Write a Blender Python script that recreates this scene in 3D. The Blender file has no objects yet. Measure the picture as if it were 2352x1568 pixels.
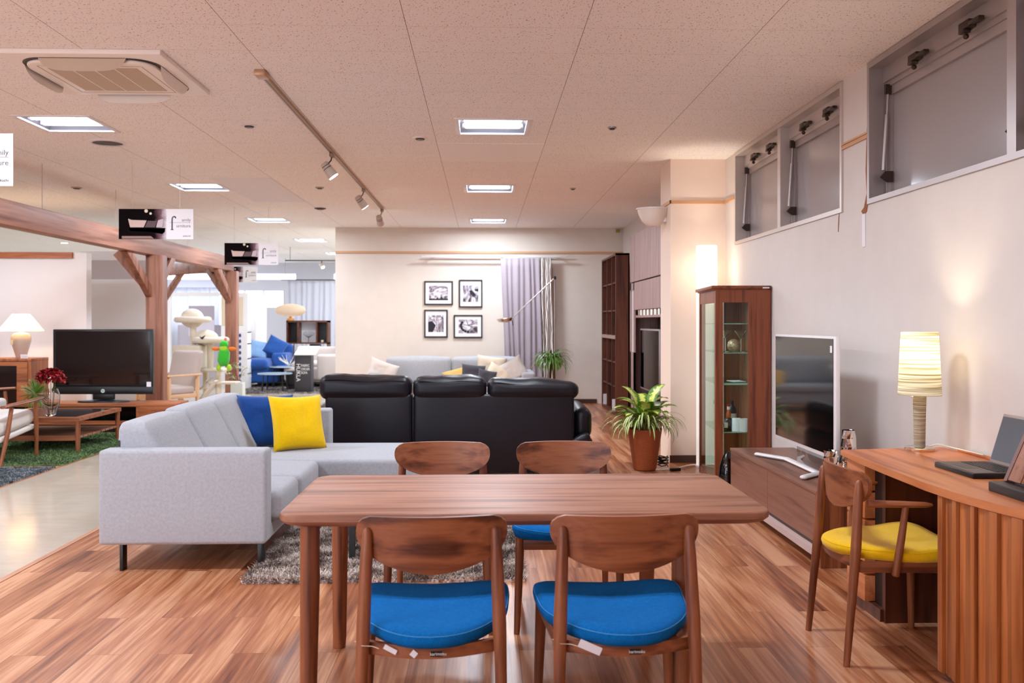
import bpy, bmesh, math, random
import numpy as np
from mathutils import Vector, Matrix, noise as mnoise
random.seed(7)
PI = math.pi
S = bpy.context.scene
COL = S.collection

# ---------------------------------------------------------------- camera
H = 1.34
cam_d = bpy.data.cameras.new('camera'); cam = bpy.data.objects.new('camera', cam_d); COL.objects.link(cam)
FPX = 2091.0
cam_d.sensor_width = 36; cam_d.lens = 36 * FPX / 2352
cam.location = (0, 0, H)
cam.rotation_euler = (PI / 2, 0, -math.atan(66 / FPX))
cam_d.shift_y = (740 - 784) / 2352
cam_d.clip_start = 0.05; cam_d.clip_end = 200
cam_d.dof.use_dof = True; cam_d.dof.focus_distance = 4.6; cam_d.dof.aperture_fstop = 4.0
S.camera = cam
# ---------------------------------------------------------------- world and exposure
W = bpy.data.worlds.new('world'); S.world = W; W.use_nodes = True
W.node_tree.nodes['Background'].inputs[0].default_value = (0.80, 0.88, 1.0, 1)
W.node_tree.nodes['Background'].inputs[1].default_value = 6.5
S.view_settings.view_transform = 'Standard'; S.view_settings.look = 'None'
S.view_settings.gamma = 1; S.view_settings.use_curve_mapping = False
S.view_settings.exposure = 0.62
S.cycles.max_bounces = 10; S.cycles.diffuse_bounces = 5; S.cycles.glossy_bounces = 4
S.cycles.transparent_max_bounces = 12; S.cycles.transmission_bounces = 8
S.cycles.sample_clamp_indirect = 6; S.cycles.caustics_reflective = False; S.cycles.caustics_refractive = False
TUBE = 140.0          # emission of the ceiling light tubes
CEIL = 2.90

# ---------------------------------------------------------------- materials
def srgb(r, g, b):
    f = lambda v: (v / 255 / 12.92) if v / 255 <= .04045 else ((v / 255 + .055) / 1.055) ** 2.4
    return (f(r), f(g), f(b), 1)
class NT:
    def __init__(s, name):
        s.m = bpy.data.materials.new(name); s.m.use_nodes = True
        s.t = s.m.node_tree; s.b = s.t.nodes['Principled BSDF']; s.o = s.t.nodes['Material Output']
    def n(s, t, **k):
        nd = s.t.nodes.new(t)
        for a, v in k.items():
            if a[0] == '_': setattr(nd, a[1:], v)
            else: nd.inputs[a.replace('__', ' ')].default_value = v
        return nd
    def l(s, a, b): s.t.links.new(a, b)
def ramp(nt, src, stops):
    r = nt.n('ShaderNodeValToRGB'); e = r.color_ramp.elements
    e[0].position, e[0].color = stops[0]; e[1].position, e[1].color = stops[-1]
    for p, c in stops[1:-1]: x = e.new(p); x.color = c
    nt.l(src, r.inputs[0]); return r.outputs[0]
def coords(nt, scale=(1, 1, 1), rot=(0, 0, 0), loc=(0, 0, 0), kind='Object', rnd_=False):
    c = nt.n('ShaderNodeTexCoord'); m = nt.n('ShaderNodeMapping')
    m.inputs['Scale'].default_value = scale; m.inputs['Rotation'].default_value = rot; m.inputs['Location'].default_value = loc
    if rnd_:
        oi = nt.n('ShaderNodeObjectInfo'); a = nt.n('ShaderNodeVectorMath', _operation='MULTIPLY_ADD'); nt.l(oi.outputs['Random'], a.inputs[0]); a.inputs[1].default_value = (3.1, 2.3, 4.7)
        nt.l(c.outputs[kind], a.inputs[2]); nt.l(a.outputs[0], m.inputs[0]); return m.outputs[0]
    nt.l(c.outputs[kind], m.inputs[0]); return m.outputs[0]
def bump(nt, h, strength=.2, dist=.01):
    b = nt.n('ShaderNodeBump', Strength=strength, Distance=dist); nt.l(h, b.inputs['Height']); nt.l(b.outputs[0], nt.b.inputs['Normal'])
def plain(name, c, rough=.5, metal=0, spec=.5, emit=None, es=0, noise=0, nscale=40, bumps=0, coat=0, sheen=0):
    t = NT(name); B = t.b.inputs
    B['Base Color'].default_value = c; B['Roughness'].default_value = rough; B['Metallic'].default_value = metal
    B['Specular IOR Level'].default_value = spec; B['Coat Weight'].default_value = coat; B['Sheen Weight'].default_value = sheen
    if emit: B['Emission Color'].default_value = emit; B['Emission Strength'].default_value = es
    if noise or bumps:
        co = coords(t); nz = t.n('ShaderNodeTexNoise', Scale=nscale, Detail=4.0); t.l(co, nz.inputs['Vector'])
        if noise:
            lo = tuple(v * (1 - noise) for v in c[:3]) + (1,); hi = tuple(min(1, v * (1 + noise)) for v in c[:3]) + (1,)
            t.l(ramp(t, nz.outputs[0], [(.3, lo), (.7, hi)]), B['Base Color'])
        if bumps: bump(t, nz.outputs[0], bumps, .004)
    return t.m
def wood(name, dark, mid, light, axis=0, rough=.45, scale=1.0, streak=.5):
    t = NT(name); sc = [15 * scale] * 3; sc[axis] = .9 * scale
    co = coords(t, tuple(sc), rnd_=True)
    d = t.n('ShaderNodeTexNoise', Scale=1.0, Detail=3.0, Roughness=.55); t.l(co, d.inputs['Vector'])
    # rings: a wave warped by low frequency noise
    m = t.n('ShaderNodeMath', _operation='MULTIPLY'); t.l(d.outputs[0], m.inputs[0]); m.inputs[1].default_value = 15
    sn = t.n('ShaderNodeMath', _operation='SINE'); t.l(m.outputs[0], sn.inputs[0])
    mr = t.n('ShaderNodeMapRange'); t.l(sn.outputs[0], mr.inputs[0]); mr.inputs[1].default_value = -1; mr.inputs[2].default_value = 1
    sc2 = [120 * scale] * 3; sc2[axis] = 5 * scale
    co2 = coords(t, tuple(sc2), rnd_=True); f = t.n('ShaderNodeTexNoise', Scale=1.0, Detail=3.0); t.l(co2, f.inputs['Vector'])
    mx = t.n('ShaderNodeMix', Factor=.45); t.l(mr.outputs[0], mx.inputs[2]); t.l(f.outputs[0], mx.inputs[3])
    mx2 = t.n('ShaderNodeMix', Factor=streak); t.l(mx.outputs[0], mx2.inputs[2]); t.l(d.outputs[0], mx2.inputs[3])
    t.l(ramp(t, mx2.outputs[0], [(.22, dark), (.5, mid), (.78, light)]), t.b.inputs['Base Color'])
    t.b.inputs['Roughness'].default_value = rough
    bump(t, f.outputs[0], .08, .002)
    return t.m
def fabric(name, c, c2, scale=900, rough=.95, bmp=.3, sheen=.2, mottled=.5):
    t = NT(name); co = coords(t)
    v = t.n('ShaderNodeTexVoronoi', Scale=scale); t.l(co, v.inputs['Vector'])
    nz = t.n('ShaderNodeTexNoise', Scale=60.0, Detail=5.0, Roughness=.7); t.l(co, nz.inputs['Vector'])
    mx = t.n('ShaderNodeMix', Factor=mottled); t.l(v.outputs[0], mx.inputs[2]); t.l(nz.outputs[0], mx.inputs[3])
    t.l(ramp(t, mx.outputs[0], [(.2, c2), (.65, c)]), t.b.inputs['Base Color'])
    t.b.inputs['Roughness'].default_value = rough; t.b.inputs['Sheen Weight'].default_value = sheen
    t.b.inputs['Specular IOR Level'].default_value = .2
    bump(t, v.outputs[0], bmp, .0015)
    return t.m
def glassmat(name, tint=(.9, .97, .94, 1), rough=0.0, ior=1.45, thin=True, refl=.08):
    t = NT(name)
    if thin:
        tr = t.n('ShaderNodeBsdfTransparent', Color=tint); gl = t.n('ShaderNodeBsdfGlossy', Roughness=.02)
        fr = t.n('ShaderNodeFresnel', IOR=1.5); mx = t.n('ShaderNodeMixShader')
        ma = t.n('ShaderNodeMath', _operation='ADD'); ge = t.n('ShaderNodeNewGeometry'); iv = t.n('ShaderNodeMath', _operation='SUBTRACT'); iv.inputs[0].default_value = 1; t.l(ge.outputs['Backfacing'], iv.inputs[1]); ma.operation = 'MULTIPLY'; t.l(fr.outputs[0], ma.inputs[0]); t.l(iv.outputs[0], ma.inputs[1])
        t.l(ma.outputs[0], mx.inputs[0]); t.l(tr.outputs[0], mx.inputs[1]); t.l(gl.outputs[0], mx.inputs[2]); t.l(mx.outputs[0], t.o.inputs[0])
    else:
        t.b.inputs['Transmission Weight'].default_value = 1; t.b.inputs['Roughness'].default_value = rough; t.b.inputs['Base Color'].default_value = tint
        t.b.inputs['IOR'].default_value = ior
    return t.m

M = {}
WD, WM, WL = srgb(92, 50, 34), srgb(146, 90, 64), srgb(186, 130, 100)
for i, ax in enumerate('xyz'):
    M['cabinet_' + ax] = wood('cabinet_' + ax, srgb(84, 36, 18), srgb(124, 62, 34), srgb(150, 82, 50), i, .4)
    M['walnut_' + ax] = wood('walnut_' + ax, srgb(76, 34, 16), srgb(124, 66, 36), srgb(158, 94, 58), i, .45, 1.0, .3)
    M['cherry_' + ax] = wood('cherry_' + ax, srgb(150, 80, 42), srgb(190, 112, 66), srgb(212, 138, 90), i, .4, .8)
    M['darkwood_' + ax] = wood('darkwood_' + ax, srgb(52, 22, 12), srgb(84, 40, 22), srgb(106, 56, 34), i, .45)
    M['timber_' + ax] = wood('timber_' + ax, srgb(104, 62, 46), srgb(142, 92, 72), srgb(176, 124, 102), i, .55, .6)
    M['teak_' + ax] = wood('teak_' + ax, srgb(112, 56, 28), srgb(158, 88, 48), srgb(186, 114, 70), i, .45)
    M['beech_' + ax] = wood('beech_' + ax, srgb(206, 160, 116), srgb(224, 182, 140), srgb(236, 200, 162), i, .5)
    M['taupe_' + ax] = wood('taupe_' + ax, srgb(140, 112, 108), srgb(160, 132, 128), srgb(176, 148, 142), i, .5)
M['table_x'] = wood('table_walnut', srgb(104, 60, 40), srgb(138, 86, 62), srgb(168, 116, 90), 0, .5, .8, .35)
M['stand_y'] = wood('stand_walnut', srgb(96, 60, 48), srgb(128, 86, 70), srgb(150, 106, 88), 1, .42)
M['blue_seat'] = fabric('blue_weave', srgb(0, 110, 184), srgb(0, 74, 142), 420, bmp=.5, sheen=0)
M['yellow_seat'] = fabric('yellow_weave', srgb(250, 202, 12), srgb(228, 172, 0), 420, bmp=.3)
M['grey_fabric'] = fabric('light_grey_fabric', srgb(181, 183, 189), srgb(151, 154, 163), 900, mottled=.75)
M['grey_dark'] = fabric('mid_grey_fabric', srgb(150, 148, 158), srgb(126, 124, 136), 900)
M['blue_cush'] = fabric('blue_cushion_fabric', srgb(24, 74, 150), srgb(10, 48, 112), 900)
M['yellow_cush'] = fabric('yellow_cushion_fabric', srgb(250, 204, 0), srgb(226, 176, 0), 900)
M['white_fabric'] = fabric('white_fabric', srgb(226, 218, 212), srgb(204, 196, 190), 700)
M['beige_fabric'] = fabric('beige_fabric', srgb(206, 194, 188), srgb(184, 170, 164), 700)
M['plush'] = fabric('cream_plush', srgb(236, 226, 208), srgb(214, 200, 178), 300, bmp=.8, sheen=.6)
M['charcoal'] = fabric('charcoal_fabric', srgb(80, 80, 88), srgb(60, 60, 68), 700)
M['blue_far'] = fabric('royal_blue_fabric', srgb(44, 88, 160), srgb(26, 62, 128), 700)
M['mustard'] = fabric('mustard_fabric', srgb(222, 180, 108), srgb(196, 150, 76), 500)
M['cream'] = fabric('cream_fabric', srgb(236, 220, 198), srgb(216, 198, 174), 700)
M['leather'] = plain('black_leather', srgb(20, 17, 26), .38, spec=.35, noise=.15, nscale=300, bumps=.12)
M['black'] = plain('black_metal', srgb(20, 18, 20), .4)
M['black_plastic'] = plain('black_plastic', srgb(14, 13, 15), .35)
M['screen'] = plain('black_screen', srgb(5, 5, 8), .06, spec=.7)
M['white_plastic'] = plain('white_plastic', srgb(232, 228, 228), .35)
M['cream_plastic'] = plain('cream_plastic', srgb(246, 238, 230), .45)
M['grille'] = plain('grille', srgb(200, 182, 160), .7)
M['chrome'] = plain('chrome', srgb(225, 215, 205), .16, metal=1)
M['mirror'] = plain('mirror_glass', srgb(238, 230, 222), .06, metal=1, bumps=.35, nscale=18)
M['alu'] = plain('aluminium', srgb(176, 166, 164), .38, metal=.55)
M['alu_light'] = plain('pale_aluminium', srgb(206, 196, 190), .35, metal=.35)
M['bronze'] = plain('dark_bronze', srgb(66, 52, 44), .4, metal=.5)
M['paper'] = plain('white_paper', srgb(238, 236, 240), .7)
M['lettering'] = plain('grey_lettering', srgb(120, 108, 116), .7)
M['lettering_dark'] = plain('dark_lettering', srgb(44, 40, 58), .7)
M['lettering_white'] = plain('white_lettering', srgb(235, 232, 232), .6)
M['terracotta'] = plain('terracotta_weave', srgb(160, 82, 42), .75, noise=.25, nscale=120, bumps=.3)
M['soil'] = plain('soil', srgb(46, 32, 24), .95, noise=.4)
M['glass'] = glassmat('clear_glass')
M['glass_edge'] = plain('glass_shelf', srgb(150, 190, 172), .05, spec=.8)
M['glass_shelf'] = glassmat('green_glass', (.78, .93, .86, 1))
M['window_far'] = glassmat('far_glass', (.98, .99, 1, 1))
M['cord'] = plain('white_cord', srgb(236, 224, 206), .5)
M['trim'] = plain('orange_trim', srgb(206, 158, 116), .5)
M['baseboard'] = plain('dark_baseboard', srgb(70, 40, 28), .5)
M['peel'] = plain('bare_plaster', srgb(150, 96, 60), .9)
M['red'] = plain('red_petals', srgb(150, 8, 24), .7, noise=.5, nscale=60)
M['red_cap'] = plain('red_cap', srgb(170, 30, 20), .4)
M['amber'] = plain('amber_glass', srgb(190, 90, 20), .1)
M['bottle'] = plain('dark_bottle', srgb(38, 8, 8), .08, spec=.8)
M['gold'] = plain('sparkle_ball', srgb(190, 160, 128), .35, metal=.6, noise=.5, nscale=90, bumps=1)
M['ceramic'] = plain('ceramic', srgb(176, 164, 156), .4, noise=.1, nscale=30)

def lampshade(name, c, e, es, stripes=None, axis_scale=140, k=1):
    t = NT(name); tr = t.n('ShaderNodeBsdfTranslucent', Color=tuple(v * k for v in c[:3]) + (1,)); di = t.n('ShaderNodeBsdfDiffuse', Color=c); em = t.n('ShaderNodeEmission', Color=e, Strength=es)
    mx = t.n('ShaderNodeMixShader', Fac=.45); ad = t.n('ShaderNodeAddShader')
    if stripes:
        co = coords(t, (2, 2, axis_scale)); nz = t.n('ShaderNodeTexNoise', Scale=1.0, Detail=2.0); t.l(co, nz.inputs['Vector'])
        cr = ramp(t, nz.outputs[0], [(.38, stripes), (.6, c)]); t.l(ramp(t, nz.outputs[0], [(.38, tuple(v * k for v in stripes[:3]) + (1,)), (.6, tuple(v * k for v in c[:3]) + (1,))]), tr.inputs[0]); t.l(cr, di.inputs[0])
        r2 = ramp(t, nz.outputs[0], [(.38, tuple(a * b for a, b in zip(e, stripes))), (.6, e)]); t.l(r2, em.inputs[0])
    t.l(tr.outputs[0], mx.inputs[1]); t.l(di.outputs[0], mx.inputs[2]); t.l(mx.outputs[0], ad.inputs[0]); t.l(em.outputs[0], ad.inputs[1]); t.l(ad.outputs[0], t.o.inputs[0])
    return t.m
M['shade_paper'] = lampshade('lit_paper_tube', srgb(250, 244, 238), (1, .93, .86, 1), .30, k=.3)
M['shade_stripe'] = lampshade('lit_thread_shade', srgb(246, 238, 214), (1, .95, .78, 1), .14, srgb(150, 138, 104), k=.3)
M['shade_warm'] = lampshade('lit_linen_shade', srgb(240, 215, 180), (1, .78, .52, 1), .35)
M['shade_oval'] = lampshade('lit_oval_shade', srgb(214, 196, 176), (1, .86, .72, 1), .12, k=.5)
M['shade_off'] = plain('white_frosted_glass', srgb(228, 214, 204), .4)
M['tube'] = plain('lit_tube', (1, 1, 1, 1), .5, emit=(.88, .94, 1.0, 1), es=4.0)
M['spot_face'] = plain('lit_spot', (1, 1, 1, 1), .5, emit=(1, .9, .72, 1), es=25)
M['bulb'] = plain('lit_bulb', (1, 1, 1, 1), .5, emit=(1, .84, .62, 1), es=18)
M['reflector'] = plain('white_reflector', srgb(150, 152, 164), .5)

def floor_mat():
    t = NT('laminate_planks'); co = coords(t, (1, 1, 1), (0, 0, PI / 2))
    br = t.n('ShaderNodeTexBrick', Scale=1.0); br.offset = .37; br.offset_frequency = 2
    for k, v in (('Color1', (0, 0, 0, 1)), ('Color2', (1, 1, 1, 1)), ('Mortar', (.5, .5, .5, 1)), ('Mortar Size', .0012), ('Brick Width', 1.24), ('Row Height', .146), ('Bias', 0.0)):
        br.inputs[k].default_value = v
    t.l(co, br.inputs['Vector'])
    # offset the grain per plank
    vm = t.n('ShaderNodeVectorMath', _operation='MULTIPLY_ADD'); t.l(br.outputs[0], vm.inputs[0]); vm.inputs[1].default_value = (7, 13, 5)
    c2 = coords(t, (5.5, .42, 1)); t.l(c2, vm.inputs[2])
    d = t.n('ShaderNodeTexNoise', Scale=1.0, Detail=4.0, Roughness=.6, Distortion=.8); t.l(vm.outputs[0], d.inputs['Vector'])
    vm2 = t.n('ShaderNodeVectorMath', _operation='MULTIPLY_ADD'); t.l(br.outputs[0], vm2.inputs[0]); vm2.inputs[1].default_value = (7, 13, 5)
    c3 = coords(t, (60, 2.2, 1)); t.l(c3, vm2.inputs[2])
    f = t.n('ShaderNodeTexNoise', Scale=1.0, Detail=3.0); t.l(vm2.outputs[0], f.inputs['Vector'])
    mx = t.n('ShaderNodeMix', Factor=.35); t.l(d.outputs[0], mx.inputs[2]); t.l(f.outputs[0], mx.inputs[3])
    a = t.n('ShaderNodeMath', _operation='MULTIPLY_ADD'); t.l(br.outputs[0], a.inputs[0]); a.inputs[1].default_value = .07; t.l(mx.outputs[0], a.inputs[2])
    col = ramp(t, a.outputs[0], [(.37, srgb(98, 46, 24)), (.46, srgb(146, 84, 52)), (.55, srgb(180, 116, 78)), (.66, srgb(212, 156, 118))])
    mm = t.n('ShaderNodeMix', _data_type='RGBA'); t.l(br.outputs['Fac'], mm.inputs[0]); t.l(col, mm.inputs[6]); mm.inputs[7].default_value = srgb(120, 74, 54)
    t.l(mm.outputs[2], t.b.inputs['Base Color']); t.b.inputs['Roughness'].default_value = .3; t.b.inputs['Specular IOR Level'].default_value = .55
    bump(t, f.outputs[0], .03, .002)
    return t.m
M['floor'] = floor_mat()
def tile_mat():
    t = NT('vinyl_tiles'); co = coords(t)
    br = t.n('ShaderNodeTexBrick', Scale=1.0); br.offset = 0
    for k, v in (('Color1', srgb(196, 184, 166)), ('Color2', srgb(202, 190, 174)), ('Mortar', srgb(204, 188, 166)), ('Mortar Size', .0012), ('Brick Width', .45), ('Row Height', .45)):
        br.inputs[k].default_value = v
    t.l(co, br.inputs['Vector'])
    nz = t.n('ShaderNodeTexNoise', Scale=3.0, Detail=8.0, Roughness=.7); t.l(coords(t, (1, 3, 1)), nz.inputs['Vector'])
    mm = t.n('ShaderNodeMix', _data_type='RGBA', _blend_type='MULTIPLY'); mm.inputs[0].default_value = .5
    t.l(br.outputs[0], mm.inputs[6]); t.l(ramp(t, nz.outputs[0], [(.35, (.78, .76, .74, 1)), (.65, (1, 1, 1, 1))]), mm.inputs[7])
    t.l(mm.outputs[2], t.b.inputs['Base Color']); t.b.inputs['Roughness'].default_value = .13; t.b.inputs['Specular IOR Level'].default_value = .6
    bump(t, nz.outputs[0], .04, .01)
    return t.m
M['tile'] = tile_mat()
def ceil_mat():
    t = NT('acoustic_ceiling_board'); co = coords(t, (1, 1, 1), (0, 0, 0), (.405, -.27, 0))
    br = t.n('ShaderNodeTexBrick', Scale=1.0); br.offset = 0
    for k, v in (('Color1', srgb(250, 247, 245)), ('Color2', srgb(252, 249, 247)), ('Mortar', srgb(206, 188, 176)), ('Mortar Size', .0011), ('Brick Width', .942), ('Row Height', .4545)):
        br.inputs[k].default_value = v
    t.l(co, br.inputs['Vector'])
    nz = t.n('ShaderNodeTexNoise', Scale=1.0, Detail=1.0, Roughness=.4, Distortion=.6); t.l(coords(t, (125, 60, 60), (0, 0, .5)), nz.inputs['Vector'])
    sp = ramp(t, nz.outputs[0], [(.31, (.58, .46, .38, 1)), (.36, (1, 1, 1, 1))])
    mm = t.n('ShaderNodeMix', _data_type='RGBA', _blend_type='MULTIPLY'); mm.inputs[0].default_value = 1
    br2 = t.n('ShaderNodeTexBrick', Scale=1.0); br2.offset = 0
    for k, v in (('Color1', (1, 1, 1, 1)), ('Color2', (1, 1, 1, 1)), ('Mortar', srgb(150, 116, 98)), ('Mortar Size', .0016), ('Brick Width', .942), ('Row Height', 200.0)): br2.inputs[k].default_value = v
    co2 = coords(t, (1, 1, 1), (0, 0, 0), (.405, 100.0, 0)); t.l(co2, br2.inputs['Vector'])
    m3 = t.n('ShaderNodeMix', _data_type='RGBA', _blend_type='MULTIPLY'); m3.inputs[0].default_value = 1; t.l(br2.outputs[0], m3.inputs[6])
    t.l(br.outputs[0], mm.inputs[6]); t.l(sp, mm.inputs[7]); t.l(mm.outputs[2], m3.inputs[7]); t.l(m3.outputs[2], t.b.inputs['Base Color']); t.b.inputs['Roughness'].default_value = .85
    bump(t, sp, .3, .003)
    return t.m
M['ceiling'] = ceil_mat()
M['wall'] = plain('wallpaper', srgb(220, 212, 206), .85, noise=.02, nscale=6, bumps=.06)
M['wall_back'] = plain('wallpaper_back', srgb(222, 212, 202), .85, noise=.02, nscale=6)
M['column'] = plain('wallpaper_column', srgb(238, 218, 202), .85)
M['panel_white'] = plain('white_panel', srgb(240, 236, 236), .6)
M['frost'] = plain('frosted_glass', srgb(158, 150, 150), .13, spec=.6, noise=.03, nscale=200)

# ---------------------------------------------------------------- mesh building
class MB:
    def __init__(s): s.b = bmesh.new(); s.uv = s.b.loops.layers.uv.new('uv')
    def box(s, x0, x1, y0, y1, z0, z1, bev=0, seg=2, mat=None):
        vs = [s.b.verts.new(p) for p in ((x0, y0, z0), (x1, y0, z0), (x1, y1, z0), (x0, y1, z0), (x0, y0, z1), (x1, y0, z1), (x1, y1, z1), (x0, y1, z1))]
        fs = [s.b.faces.new([vs[i] for i in f]) for f in ((3, 2, 1, 0), (4, 5, 6, 7), (0, 1, 5, 4), (1, 2, 6, 5), (2, 3, 7, 6), (3, 0, 4, 7))]
        if bev:
            es = list({e for f in fs for e in f.edges})
            r = bmesh.ops.bevel(s.b, geom=es, offset=bev, segments=seg, profile=.5, affect='EDGES', clamp_overlap=True)
            vs = list({v for f in r['faces'] for v in f.verts} | {v for v in vs if v.is_valid})
        if mat is not None: bmesh.ops.transform(s.b, matrix=mat, verts=[v for v in vs if v.is_valid])
        return s
    def ring_surface(s, rings, close=True, caps=True):
        R = [[s.b.verts.new(p) for p in r] for r in rings]; n = len(R[0])
        for a, b in zip(R, R[1:]):
            for i in range(n if close else n - 1):
                j = (i + 1) % n; s.b.faces.new((a[i], a[j], b[j], b[i]))
        if caps:
            s.b.faces.new(list(reversed(R[0]))); s.b.faces.new(R[-1])
        return s
    def tube(s, pts, r, n=12, caps=True, sq=1.0):
        pts = [Vector(p) for p in pts]; rs = r if isinstance(r, (list, tuple)) else [r] * len(pts)
        rings = []; up = None
        for i, p in enumerate(pts):
            d = (pts[min(i + 1, len(pts) - 1)] - pts[max(i - 1, 0)]).normalized()
            if up is None: up = Vector((0, 0, 1)) if abs(d.z) < .9 else Vector((0, 1, 0))
            a = d.cross(up).normalized(); bb = a.cross(d).normalized(); up = bb
            rings.append([p + (a * math.cos(t) + bb * math.sin(t) * sq) * rs[i] for t in [2 * PI * k / n for k in range(n)]])
        return s.ring_surface(rings, True, caps)
    def rod(s, a, b, r, r2=None, n=14, dome=0):
        a = Vector(a); b = Vector(b); r2 = r if r2 is None else r2; pts = [a, b]; rs = [r, r2]
        if dome:
            d = (b - a).normalized(); L = (b - a).length
            pts = [a] + [a + d * (L - dome * r2 + dome * r2 * math.sin(t)) for t in (0, .5, 1, 1.35)]; rs = [r] + [r2 * math.cos(t) for t in (0, .5, 1, 1.35)]
        return s.tube(pts, rs, n)
    def lathe(s, prof, cx=0, cy=0, n=32, cz=0, closed_top=False, closed_bot=False, sy=1):
        rings = [[(cx + r * math.cos(2 * PI * k / n), cy + sy * r * math.sin(2 * PI * k / n), cz + z) for k in range(n)] for r, z in prof]
        R = [[s.b.verts.new(p) for p in r] for r in rings]
        for a, b in zip(R, R[1:]):
            for i in range(n): j = (i + 1) % n; s.b.faces.new((a[i], a[j], b[j], b[i]))
        if closed_bot: s.b.faces.new(list(reversed(R[0])))
        if closed_top: s.b.faces.new(R[-1])
        return s
    def prism(s, outline, z0, z1, bev=0, seg=2, mat=None):
        n = len(outline)
        a = [s.b.verts.new((x, y, z0)) for x, y in outline]; b = [s.b.verts.new((x, y, z1)) for x, y in outline]
        fs = [s.b.faces.new(list(reversed(a))), s.b.faces.new(b)]
        for i in range(n): j = (i + 1) % n; fs.append(s.b.faces.new((a[i], a[j], b[j], b[i])))
        vs = a + b
        if bev:
            es = list(set(fs[0].edges) | set(fs[1].edges))
            r = bmesh.ops.bevel(s.b, geom=es, offset=bev, segments=seg, profile=.5, affect='EDGES', clamp_overlap=True)
            vs = list({v for f in r['faces'] for v in f.verts} | {v for v in vs if v.is_valid})
        if mat is not None: bmesh.ops.transform(s.b, matrix=mat, verts=[v for v in vs if v.is_valid])
        return s
    def rbox(s, x0, x1, y0, y1, z0, z1, r=.04, bulge=(0, 0, 0), mid=6, warp=None):
        """soft box: round edges, optional bulge of each pair of faces; warp(Vector)->Vector"""
        lo = Vector((x0, y0, z0)); hi = Vector((x1, y1, z1)); c = (lo + hi) / 2; h = (hi - lo) / 2
        r = min(r, h.x * .99, h.y * .99, h.z * .99)
        def ax(hh):
            e = [-hh + r * k / 4 for k in range(4)]; m = [(-hh + r) + (2 * hh - 2 * r) * k / mid for k in range(mid + 1)]
            return e + m + [-v for v in reversed(e)]
        A = [ax(h.x), ax(h.y), ax(h.z)]; vs = {}
        def vert(p):
            k = (round(p[0], 5), round(p[1], 5), round(p[2], 5))
            if k not in vs:
                q = Vector(p); inner = Vector([max(-h[i] + r, min(h[i] - r, q[i])) for i in range(3)]); d = q - inner
                if d.length > 1e-9: q = inner + d.normalized() * r
                for i in range(3):
                    if bulge[i]:
                        j, l = (i + 1) % 3, (i + 2) % 3
                        q[i] += bulge[i] * (q[i] / h[i]) * max(0, 1 - (q[j] / h[j]) ** 2) * max(0, 1 - (q[l] / h[l]) ** 2)
                q = q + c
                if warp: q = Vector(warp(q))
                vs[k] = s.b.verts.new(q)
            return vs[k]
        for i in range(3):
            j, l = (i + 1) % 3, (i + 2) % 3
            for sgn in (-1, 1):
                for a0, a1 in zip(A[j], A[j][1:]):
                    for b0, b1 in zip(A[l], A[l][1:]):
                        f = []
                        for u, v in ((a0, b0), (a1, b0), (a1, b1), (a0, b1)):
                            p = [0, 0, 0]; p[i] = sgn * h[i]; p[j] = u; p[l] = v; f.append(vert(p))
                        if sgn < 0: f.reverse()
                        try: s.b.faces.new(f)
                        except ValueError: pass
        return s
    def pillow(s, w, h, t, mat, n=16, pinch=.1):
        V = {}
        for side in (1, -1):
            for i in range(n + 1):
                for j in range(n + 1):
                    u = -1 + 2 * i / n; v = -1 + 2 * j / n; edge = i in (0, n) or j in (0, n)
                    if edge and side < 0: V[(side, i, j)] = V[(1, i, j)]; continue
                    x = u * w / 2 * (1 - pinch * (1 - v * v) * abs(u) ** 2); y = v * h / 2 * (1 - pinch * (1 - u * u) * abs(v) ** 2)
                    th = t / 2 * (max(0, (1 - u ** 4) * (1 - v ** 4))) ** .55
                    th += .012 * t * 8 * mnoise.noise(Vector((u * 3, v * 3, side * 5 + w * 9))) * (1 - u * u) * (1 - v * v)
                    V[(side, i, j)] = s.b.verts.new(mat @ Vector((x, y, side * th)))
            for i in range(n):
                for j in range(n):
                    f = [V[(side, i, j)], V[(side, i + 1, j)], V[(side, i + 1, j + 1)], V[(side, i, j + 1)]]
                    if side < 0: f.reverse()
                    s.b.faces.new(f)
        return s
    def grid(s, fn, nu, nv, uvs=False):
        V = [[s.b.verts.new(fn(i / nu, j / nv)) for j in range(nv + 1)] for i in range(nu + 1)]
        for i in range(nu):
            for j in range(nv):
                f = s.b.faces.new((V[i][j], V[i + 1][j], V[i + 1][j + 1], V[i][j + 1]))
                if uvs:
                    for lp, (a, c) in zip(f.loops, ((i, j), (i + 1, j), (i + 1, j + 1), (i, j + 1))): lp[s.uv].uv = (a / nu, c / nv)
        return s
    def sphere(s, c, r, sx=1, sy=1, sz=1, sub=3):
        m = Matrix.Translation(c) @ Matrix.Diagonal((sx, sy, sz, 1)); bmesh.ops.create_icosphere(s.b, subdivisions=sub, radius=r, matrix=m); return s
    def make(s, name, mat, parent=None, smooth=None, loc=None):
        bmesh.ops.recalc_face_normals(s.b, faces=s.b.faces[:])
        me = bpy.data.meshes.new(name); s.b.to_mesh(me); s.b.free()
        o = bpy.data.objects.new(name, me); COL.objects.link(o)
        if isinstance(mat, str): mat = M[mat]
        me.materials.append(mat)
        if smooth is not False:
            me.polygons.foreach_set('use_smooth', [True] * len(me.polygons))
            try: me.set_sharp_from_angle(angle=math.radians(smooth or 40))
            except Exception: pass
        if parent: o.parent = parent
        if loc: o.location = loc
        return o
def lab(o, label, cat, group=None, kind=None):
    o['label'] = label; o['category'] = cat
    if group: o['group'] = group
    if kind: o['kind'] = kind
    return o
def thing(name, label, cat, loc=(0, 0, 0), rz=0, group=None):
    o = bpy.data.objects.new(name, None); COL.objects.link(o); o.location = loc; o.rotation_euler = (0, 0, rz); o.empty_display_size = .1
    return lab(o, label, cat, group)
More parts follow.
